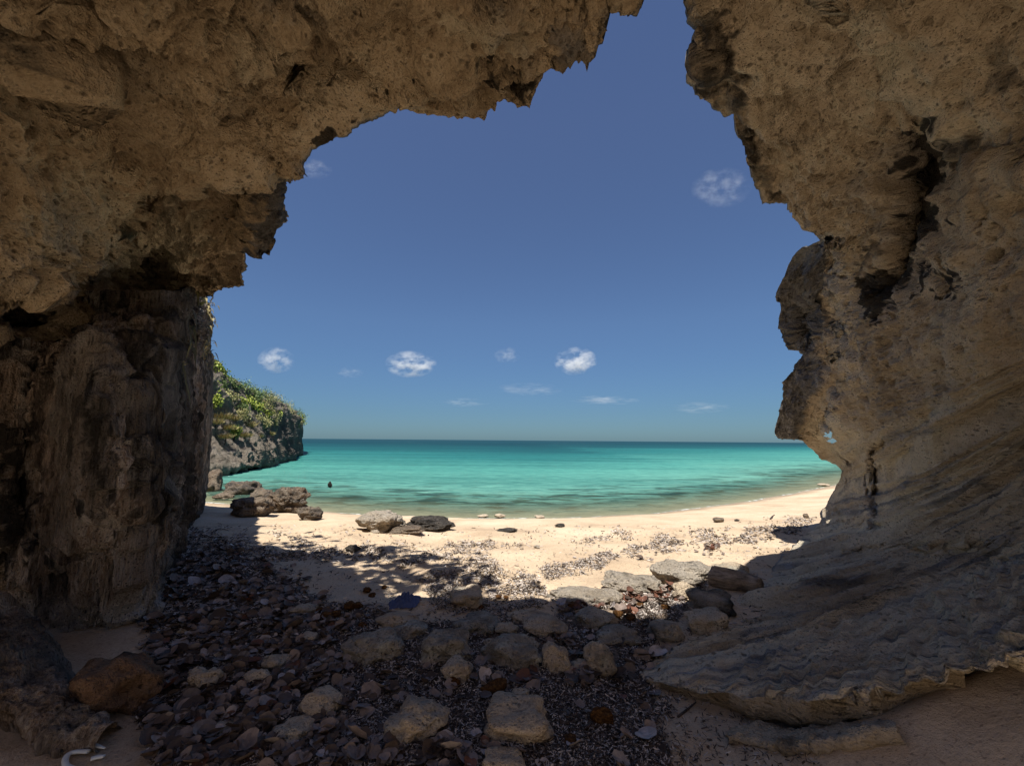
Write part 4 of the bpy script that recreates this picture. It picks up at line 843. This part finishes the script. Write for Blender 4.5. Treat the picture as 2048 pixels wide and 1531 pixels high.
def rot_frame(n, tilt):
    yaw = RNG.uniform(0, 2 * math.pi, n); tx = RNG.normal(0, tilt, n); ty = RNG.normal(0, tilt, n)
    R = np.zeros((n, 3, 3)); cz, sz = np.cos(yaw), np.sin(yaw)
    for k in range(n):
        R[k] = np.array(Matrix.Rotation(tx[k], 3, 'X') @ Matrix.Rotation(ty[k], 3, 'Y') @ Matrix.Rotation(yaw[k], 3, 'Z'))
    return R
def leaves():
    x, y = scatter(17500, leaf_density, (220, 1090, 1450, 1545)); o = np.argsort(-y); x, y = x[o], y[o]
    P = hit(x, y); n = len(x); size = np.exp(RNG.normal(-.12, .30, n)) * np.interp(y, [1090, 1250, 1400, 1531], [6, 9.5, 13, 16.5]) / FPX * ((P - EYE) @ Fv); R = rot_frame(n, .32); P[:, 2] += RNG.uniform(.004, .022, n)
    red = in_poly(x, y, ZR) > .5; ci = np.where(red, RNG.choice([0, 1, 2, 2, 2], n), RNG.choice([0, 0, 0, 1, 1, 1, 3, 2], n, p=[.2, .15, .15, .13, .12, .10, .12, .03]))
    meshes = {}
    for k in range(min(300, n)):
        vi, c = int(RNG.integers(8)), int(ci[k])
        if (vi, c) not in meshes:
            V, F = LEAFV[vi]; me = bpy.data.meshes.new('leaf'); me.from_pydata(V.tolist(), [], F.tolist()); me.materials.append(LM[c]); me.polygons.foreach_set('use_smooth', [True] * len(me.polygons)); meshes[(vi, c)] = me
        ob = bpy.data.objects.new('leaf', meshes[(vi, c)]); COL.objects.link(ob)
        ob.matrix_world = Matrix.Translation(P[k]) @ Matrix(R[k].tolist()).to_4x4() @ Matrix.Scale(float(size[k]), 4)
        tag(ob, f'round {LC[c][0]} dry leaf lying flat on the shaded cave floor', 'leaf', LC[c][0] + ' leaves on the cave floor')
    VV, FF, TT, off = [], [], [], 0
    for k in range(300, n):
        V, F = LEAFV[k % 8]; VV.append((V * size[k]) @ R[k].T + P[k]); FF.append(F + off); off += len(V)
        TT.append(np.tile(np.array(LC[ci[k]][1]) * RNG.uniform(.6, 1.3), (len(V), 1)))
    ob = mesh_np('leaf_litter', np.concatenate(VV), np.concatenate(FF), {'tint': np.concatenate(TT)}, M_LITTER); tag(ob, 'mat of dry round leaves covering the shaded sand', None, None, 'stuff')
leaves()
WBAND = [([(866, 1105), (960, 1098), (1010, 1130), (1095, 1178), (1070, 1215), (1000, 1235), (870, 1225), (840, 1170), (900, 1130)], .85), ([(1085, 1140), (1170, 1115), (1300, 1085), (1400, 1068), (1480, 1062), (1540, 1040), (1600, 1030), (1620, 1040), (1560, 1065), (1490, 1082), (1370, 1094), (1260, 1112), (1200, 1135), (1110, 1160)], 1.0),
         ([(372, 1064), (450, 1058), (540, 1082), (640, 1088), (740, 1090), (900, 1108), (880, 1128), (760, 1122), (640, 1110), (540, 1130), (600, 1190), (760, 1215), (740, 1260), (500, 1240), (340, 1240), (350, 1140)], .55),
         ([(930, 1085), (1010, 1082), (1040, 1092), (960, 1096)], .5), ([(1170, 1075), (1240, 1068), (1260, 1078), (1190, 1084)], .6), ([(1000, 1200), (1200, 1170), (1160, 1215), (1010, 1240)], .3), ([(1250, 1120), (1340, 1105), (1400, 1120), (1300, 1140)], .2)]
def weed_density(x, y):
    d = np.maximum(in_poly(x, y, ZA) * .8, in_poly(x, y, ZB) * .95); q = np.stack([x / 45, y / 22, x * 0], -1); nz = fbm(q, 3, 811)
    for p, k in WBAND: d = np.maximum(d, k * sstep(-10, 10, polydist(x, y, p) + 22 * nz))
    d = np.maximum(d, .04 * (y > 1050) * (x > 400) * (x < 1640)); d = np.maximum(d, .22 * sstep(-30, 10, polydist(x, y, ZB)))
    return np.clip(d * (.55 + 1.3 * sstep(-.25, .3, nz)), 0, 1)
def weed():
    x, y = scatter(300000, weed_density, (210, 1030, 1660, 1545)); keep = ~inside_stone(x, y) | (RNG.uniform(0, 1, len(x)) < .05); x, y = x[keep], y[keep]; P = hit(x, y); n = len(x)
    a = RNG.uniform(0, 2 * math.pi, n); L = RNG.uniform(.0035, .011, n); w = RNG.uniform(.0009, .0019, n); el = RNG.normal(0, .3, n)
    far = np.clip(np.linalg.norm(P - EYE, axis=1) / 2.2, 1, 3); w = w * far; L = L * far ** .8
    T = np.stack([np.cos(a) * np.cos(el), np.sin(a) * np.cos(el), np.sin(el)], 1) * L[:, None]; S = np.stack([-np.sin(a), np.cos(a), RNG.normal(0, .6, n)], 1) * w[:, None]
    P[:, 2] += RNG.uniform(.002, .012, n); V = np.stack([P - T - S, P - T + S, P + T + S, P + T - S], 1).reshape(-1, 3); F = np.arange(4 * n).reshape(n, 4)
    pale = RNG.uniform(0, 1, n) < np.where(y < 1230, .5, .34); c = np.where(pale[:, None], np.array([.50, .44, .39]) * RNG.uniform(.5, 1.1, (n, 1)), np.array([.05, .036, .029]) * RNG.uniform(.4, 2.0, (n, 1)))
    t = NT('dry_seagrass'); t.done(t.attr('tint').outputs['Color'], .7, None, .2)
    o = mesh_np('seagrass_debris', V, F, {'tint': np.repeat(c, 4, 0)}, t.m, smooth=False); tag(o, 'dry shredded seagrass strewn over sand and floor', None, None, 'stuff')
weed()

# ------------------------------------------------------------------ headland with its shrubs
hb_x = [380, 412, 440, 470, 500, 520, 540, 560, 580, 598, 607]; hb_y = [953, 951, 949, 945, 941, 938, 932, 925, 917, 911, 909]
ht_x = [380, 405, 425, 440, 470, 500, 530, 560, 585, 600, 607]; ht_y = [690, 712, 735, 752, 772, 786, 800, 812, 826, 842, 858]
def head_pt(px, v):
    yb = np.interp(px, hb_x, hb_y); yt = np.interp(px, ht_x, ht_y); rz = ray(px, yb)[..., 2]; db = (SEA - 1.0) / rz
    d = db * (1 + .26 * np.clip((v - .07) / .93, 0, 1) ** 1.1 - .03 * np.sin(np.clip(v / .07, 0, 1) * math.pi / 2)); return at(px, yb + (yt - yb) * v, d), db
def build_headland():
    n, m = 220, 150; u = np.linspace(380, 606, n); v = np.linspace(0, 1, m); PX, Vv = np.meshgrid(u, v, indexing='ij')
    P, db = head_pt(PX, Vv); N = orient(gnormals(P), P)
    A = (.9 * fbm(P * np.array([.18, .18, .3]), 3, 901) + .45 * ridged(P * np.array([.7, .7, .35]), 3, 905) + .2 * ridged(P * 2.2, 2, 909)) * .55 * np.minimum(1, (606 - PX) / 14 + .3)
    P = displace(P, N, A - .10); B = P[:, 0]; T = P[:, -1]
    pre = np.stack([B + np.array([-3.0, 2.5, -.6]), B + np.array([-1.2, 1.2, .25])], 1); post = np.stack([T + np.array([-2, 3, .3]), T + np.array([-12, 8, -1]), T + np.array([-30, 14, -3])], 1)
    full = np.concatenate([pre, P, post], 1); R = full[-1]; full = np.concatenate([full, np.stack([R + np.array([-1.5, 2.5, 0]), R + np.array([-6, 6, 0]), R + np.array([-20, 9, -1])], 0)], 0)
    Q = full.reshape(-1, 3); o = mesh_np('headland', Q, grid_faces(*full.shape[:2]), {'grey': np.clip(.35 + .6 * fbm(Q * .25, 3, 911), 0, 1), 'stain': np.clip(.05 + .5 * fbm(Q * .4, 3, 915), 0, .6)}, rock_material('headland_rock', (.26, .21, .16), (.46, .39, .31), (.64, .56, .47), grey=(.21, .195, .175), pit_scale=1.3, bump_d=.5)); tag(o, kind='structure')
build_headland()
def foliage_material(name, a, b):
    t = NT(name); c = t.attr('tint').outputs['Color']; t.b.inputs['Subsurface Weight'].default_value = 0
    return t.done(c, .55, None, .3)
M_FOL = foliage_material('foliage', None, None)
def quads(C, T, S, tint):
    """flat leaves: centre, half-length, half-width vectors"""
    n = len(C); V = np.stack([C - T, C + S * 1.0, C + T, C - S * 1.0], 1).reshape(-1, 3); return V, np.arange(4 * n).reshape(n, 4), np.repeat(tint, 4, 0)
def unit(n): v = RNG.normal(0, 1, (n, 3)); return v / np.linalg.norm(v, axis=1, keepdims=True)
def shrub(name, label, cat, group, base, R, kind):
    if kind == 'grass':
        n = 300; a = RNG.uniform(0, 2 * math.pi, n); out = np.stack([np.cos(a), np.sin(a), 0 * a], 1); B = base + out * RNG.uniform(0, .5, (n, 1)) * R
        up = np.array([.45, -.5, .7]) + out * RNG.uniform(.1, .8, (n, 1)) + RNG.normal(0, .15, (n, 3)); up /= np.linalg.norm(up, axis=1, keepdims=True); L = R * RNG.uniform(.35, .85, (n, 1))
        C = B + up * L / 2; S = np.cross(up, unit(n)) * .018; tint = np.array([.36, .30, .14]) * RNG.uniform(.5, 1.5, (n, 1)); V, F, Tn = quads(C, up * L / 2, S * np.ones((n, 1)), tint)
    else:
        big = kind == 'grape'; n = 820 if big else 1200; nb = 9; cl = unit(nb) * RNG.uniform(.25, .75, (nb, 1)) * R * np.array([1, 1, .75]); w = RNG.integers(0, nb, n)
        C = base + np.array([0, 0, R * .55]) + cl[w] + RNG.normal(0, .22, (n, 3)) * R; s = (.058 if big else .042)
        Tn_ = unit(n) + np.array([0, 0, .4]); Tn_ /= np.linalg.norm(Tn_, axis=1, keepdims=True); S = np.cross(Tn_, unit(n)); S /= np.linalg.norm(S, axis=1, keepdims=True) + 1e-6
        base_c = {'grape': np.array([.27, .31, .055]), 'dark': np.array([.14, .19, .06]), 'olive': np.array([.30, .28, .12])}[kind]; tint = base_c * RNG.uniform(.55, 1.45, (n, 1)) * (1 + .35 * RNG.normal(0, 1, (nb, 1)).clip(-1, 1))[w]
        V, F, Tn = quads(C, Tn_ * s, S * s * (.95 if big else .6), tint)
    e = mesh_np('foliage', V - base, F, {'tint': Tn}, M_FOL, smooth=False); root = empty(name, base); tag(root, label, cat, group); e.parent = root
    st = tube('stem', [np.array([0, 0, -.3]), np.array([.03, .02, R * .3]), np.array([.08, -.02, R * .8])], [.04, .03, .012], M_TWIG, 6, root); return root
HS = [('grape', 'bright yellow-green sea grape shrub growing on the headland', 'shrub', 'sea grape shrubs on the headland'), ('grass', 'dry olive grass tuft hanging on the headland slope', 'grass tuft', 'grass tufts on the headland'), ('dark', 'dark green bushy shrub along the headland crest', 'shrub', 'dark shrubs on the headland'), ('olive', 'dull olive scrub bush on the headland slope', 'shrub', 'olive scrub on the headland')]
hsp = [(424, .97, 1.0, 0), (436, .96, 1.0, 0), (428, .80, .9, 0), (446, .93, .9, 2), (460, .95, 1.0, 2), (474, .96, 1.0, 2), (490, .97, 1.2, 2), (506, .96, 1.1, 2), (520, .97, 1.2, 2), (534, .97, 1.3, 3), (548, .97, 1.3, 3), (562, .97, 1.3, 2), (576, .97, 1.5, 3), (588, .95, 1.6, 2), (600, .95, 1.6, 0),
       (432, .68, .8, 0), (450, .78, .9, 3), (466, .80, .9, 3), (482, .80, .8, 0), (496, .82, .9, 0), (510, .78, .9, 0), (524, .84, 1.0, 3), (540, .80, 1.0, 3), (556, .84, 1.1, 3), (570, .86, 1.2, 3), (584, .84, 1.3, 3), (595, .8, 1.3, 3),
       (436, .52, .9, 1), (450, .60, 1.0, 1), (462, .50, .9, 1), (456, .40, .8, 1), (474, .46, .6, 0), (470, .62, 1.0, 1), (486, .64, .9, 3), (500, .58, 1.1, 1), (514, .62, .9, 3), (528, .60, 1.0, 3), (544, .66, 1.1, 3), (560, .68, 1.2, 1), (576, .70, 1.3, 1), (590, .66, 1.2, 3), (494, .45, .8, 1), (516, .45, .8, 1), (540, .5, .9, 1), (566, .52, .9, 1), (478, .72, .9, 2), (530, .72, 1.0, 0), (550, .75, 1.0, 0), (440, .86, .9, 2), (508, .88, .9, 2)]
for px, v, R, k in hsp:
    b, _ = head_pt(np.array(px * 1.0), np.array(v)); kd, lab, cat, grp = HS[k]; shrub('shrub' if k != 1 else 'grass_tuft', lab, cat, grp, b + np.array([0, -.2, -.1]), R * (.62 if k else .60), kd)

# plants hanging on the far edge of the dark wall
def hanging(name, label, cat, px, py, d, n, L, tint, spread, droop):
    base = at(px, py, d); a = RNG.uniform(0, 2 * math.pi, n); st = np.stack([np.cos(a), -.4 + .5 * np.sin(a), RNG.uniform(.2, 1.0, n)], 1); st /= np.linalg.norm(st, axis=1, keepdims=True)
    B = RNG.normal(0, 1, (n, 3)) * np.array(spread); VV, FF, TT, off = [], [], [], 0
    for k in range(n):
        Lk = L * RNG.uniform(.5, 1.2); t = np.linspace(0, 1, 5)[:, None]; c = B[k] + st[k] * Lk * t + np.array([0, 0, -droop * Lk]) * t ** 2; sd_ = np.cross(st[k], [0, 0, 1.0]); sd_ /= np.linalg.norm(sd_) + 1e-6
        w = .012 * (1 - t ** 2) + .002; VV.append(np.concatenate([c - sd_ * w, c + sd_ * w])); FF.append(np.array([[i, i + 1, i + 6, i + 5] for i in range(4)]) + off); off += 10; TT.append(np.tile(np.array(tint) * RNG.uniform(.5, 1.5), (10, 1)))
    e = mesh_np('foliage', np.concatenate(VV), np.concatenate(FF), {'tint': np.concatenate(TT)}, M_FOL); root = empty(name, base); e.parent = root; tag(root, label, cat)
hanging('fern', 'spiky green plant in the notch between the dark wall and the overhang', 'plant', 386, 604, 4.7, 70, .17, (.10, .12, .03), (.04, .04, .07), .5)
hanging('hanging_grass', 'dry brown tufts hanging down the upper far edge of the dark wall', 'plant', 398, 655, 5.5, 520, .085, (.22, .18, .08), (.07, .06, .20), 1.5)
hanging('creeper', 'olive creeper trailing down the face of the dark wall', 'plant', 342, 690, 3.35, 140, .14, (.10, .095, .035), (.06, .05, .16), 2.0)
hanging('grass_clump', 'lowest dry tuft on the silhouette of the dark wall', 'plant', 405, 712, 6.3, 110, .10, (.14, .10, .05), (.05, .08, .12), 1.6)

# ------------------------------------------------------------------ clouds
def cloud(label, px, py, w, h, dens, seed, d=1500.0):
    C = at(px, py, d); S = np.array([w / FPX * d / 2, w / FPX * d * .3, h / FPX * d / 2]); V, F = ICO[3]
    t = NT('cloud_vapour'); t.t.nodes.remove(t.b); g = t.n('ShaderNodeTexCoord'); L = t.n('ShaderNodeVectorMath', operation='LENGTH'); t.l(g.outputs['Object'], L.inputs[0])
    mp = t.n('ShaderNodeMapping'); mp.inputs['Location'].default_value = (seed * 3.1, seed, 0); t.l(g.outputs['Object'], mp.inputs[0]); n = t.noise(mp.outputs[0], 1.7, 9, .68)
    f = t.math('MULTIPLY', t.mrange(L.outputs['Value'], .95, .1), t.mrange(n, .50, .72)); f = t.math('MULTIPLY', f, dens)
    pv = t.n('ShaderNodeVolumePrincipled'); pv.inputs['Color'].default_value = (1, 1, 1, 1); pv.inputs['Anisotropy'].default_value = .1; t.l(f, pv.inputs['Density']); t.l(pv.outputs[0], t.out.inputs['Volume'])
    o = mesh_np('cloud', V, F, {}, t.m); o.location = C; o.scale = S; tag(o, label, 'cloud')
cloud('brightest small white cloud low over the sea', 1152, 722, 96, 64, .22, 1)
cloud('slanting small white cloud low over the sea', 822, 728, 112, 60, .17, 2)
cloud('soft round cloud above the bushy headland', 553, 720, 80, 58, .12, 3)
cloud('faint little puff between the two brighter low clouds', 1014, 710, 60, 40, .05, 4)
cloud('wispy high cloud shred near the jagged wall edge', 1442, 376, 130, 84, .03, 5)
cloud('barely visible wisp beside the lip of the overhang', 628, 338, 80, 40, .02, 6)
cloud('faint low streak of cloud just above the horizon, under the brightest one', 1210, 800, 150, 22, .03, 7)
cloud('faint grey cloud smear low over the sea beside the headland', 700, 745, 60, 26, .03, 8)
cloud('thin cloud trace between the slanting cloud and the horizon', 930, 805, 110, 20, .025, 9)

# ------------------------------------------------------------------ the sea grape tree on the cliff top whose leaves dapple the sand
def dapple_tree():
    root = empty('sea_grape_tree', (-3.3, 1.4, 3.4)); tag(root, 'spreading sea grape tree on the cliff top dappling the sand below', 'tree')
    rt = np.array(root.location); VV, FF, TT, off = [], [], [], 0; ends = []
    for (px, py, h, r) in [(620, 1105, 4.6, .30), (690, 1120, 4.4, .36), (760, 1110, 4.9, .34), (640, 1165, 4.2, .32), (720, 1170, 4.4, .32), (800, 1150, 4.6, .32), (860, 1180, 4.8, .28), (880, 1130, 5.0, .26), (560, 1090, 4.4, .34), (930, 1160, 5.0, .22)]:
        c = hit(px, py) + SV * h / SV[2]; ends.append(c); n = int(62 * (r / .3) ** 2); C = c + RNG.normal(0, .62, (n, 3)) * r * np.array([1.2, 1.2, .5])
        T = unit(n) * .075; S = np.cross(T, unit(n)); S = S / np.linalg.norm(S, axis=1, keepdims=True) * .07; V, F, Tn = quads(C, T, S, np.array([.10, .13, .035]) * RNG.uniform(.6, 1.4, (n, 1))); VV.append(V - rt); FF.append(F + off); off += len(V); TT.append(Tn)
    e = mesh_np('crown', np.concatenate(VV), np.concatenate(FF), {'tint': np.concatenate(TT)}, M_FOL, smooth=False); e.parent = root
    tr = tube('trunk', [np.array([0, 0, -.3]), np.array([.2, .1, .4]), np.array([.6, .3, .9])], [.11, .09, .07], M_TWIGP, 10, root, rough=.2)
    for c in ends:
        tube('limb', [np.array([.5, .25, .8]), (np.array([.5, .25, .8]) + (c - rt)) / 2 + np.array([0, 0, .15]), c - rt], [.05, .03, .01], M_TWIGP, 6, root)
dapple_tree()

cloud('long faint haze cloud low over the horizon, middle of the sea', 1060, 778, 150, 30, .018, 10)
cloud('pale smear of cloud low beside the jagged right-hand crag', 1400, 815, 130, 26, .018, 11)
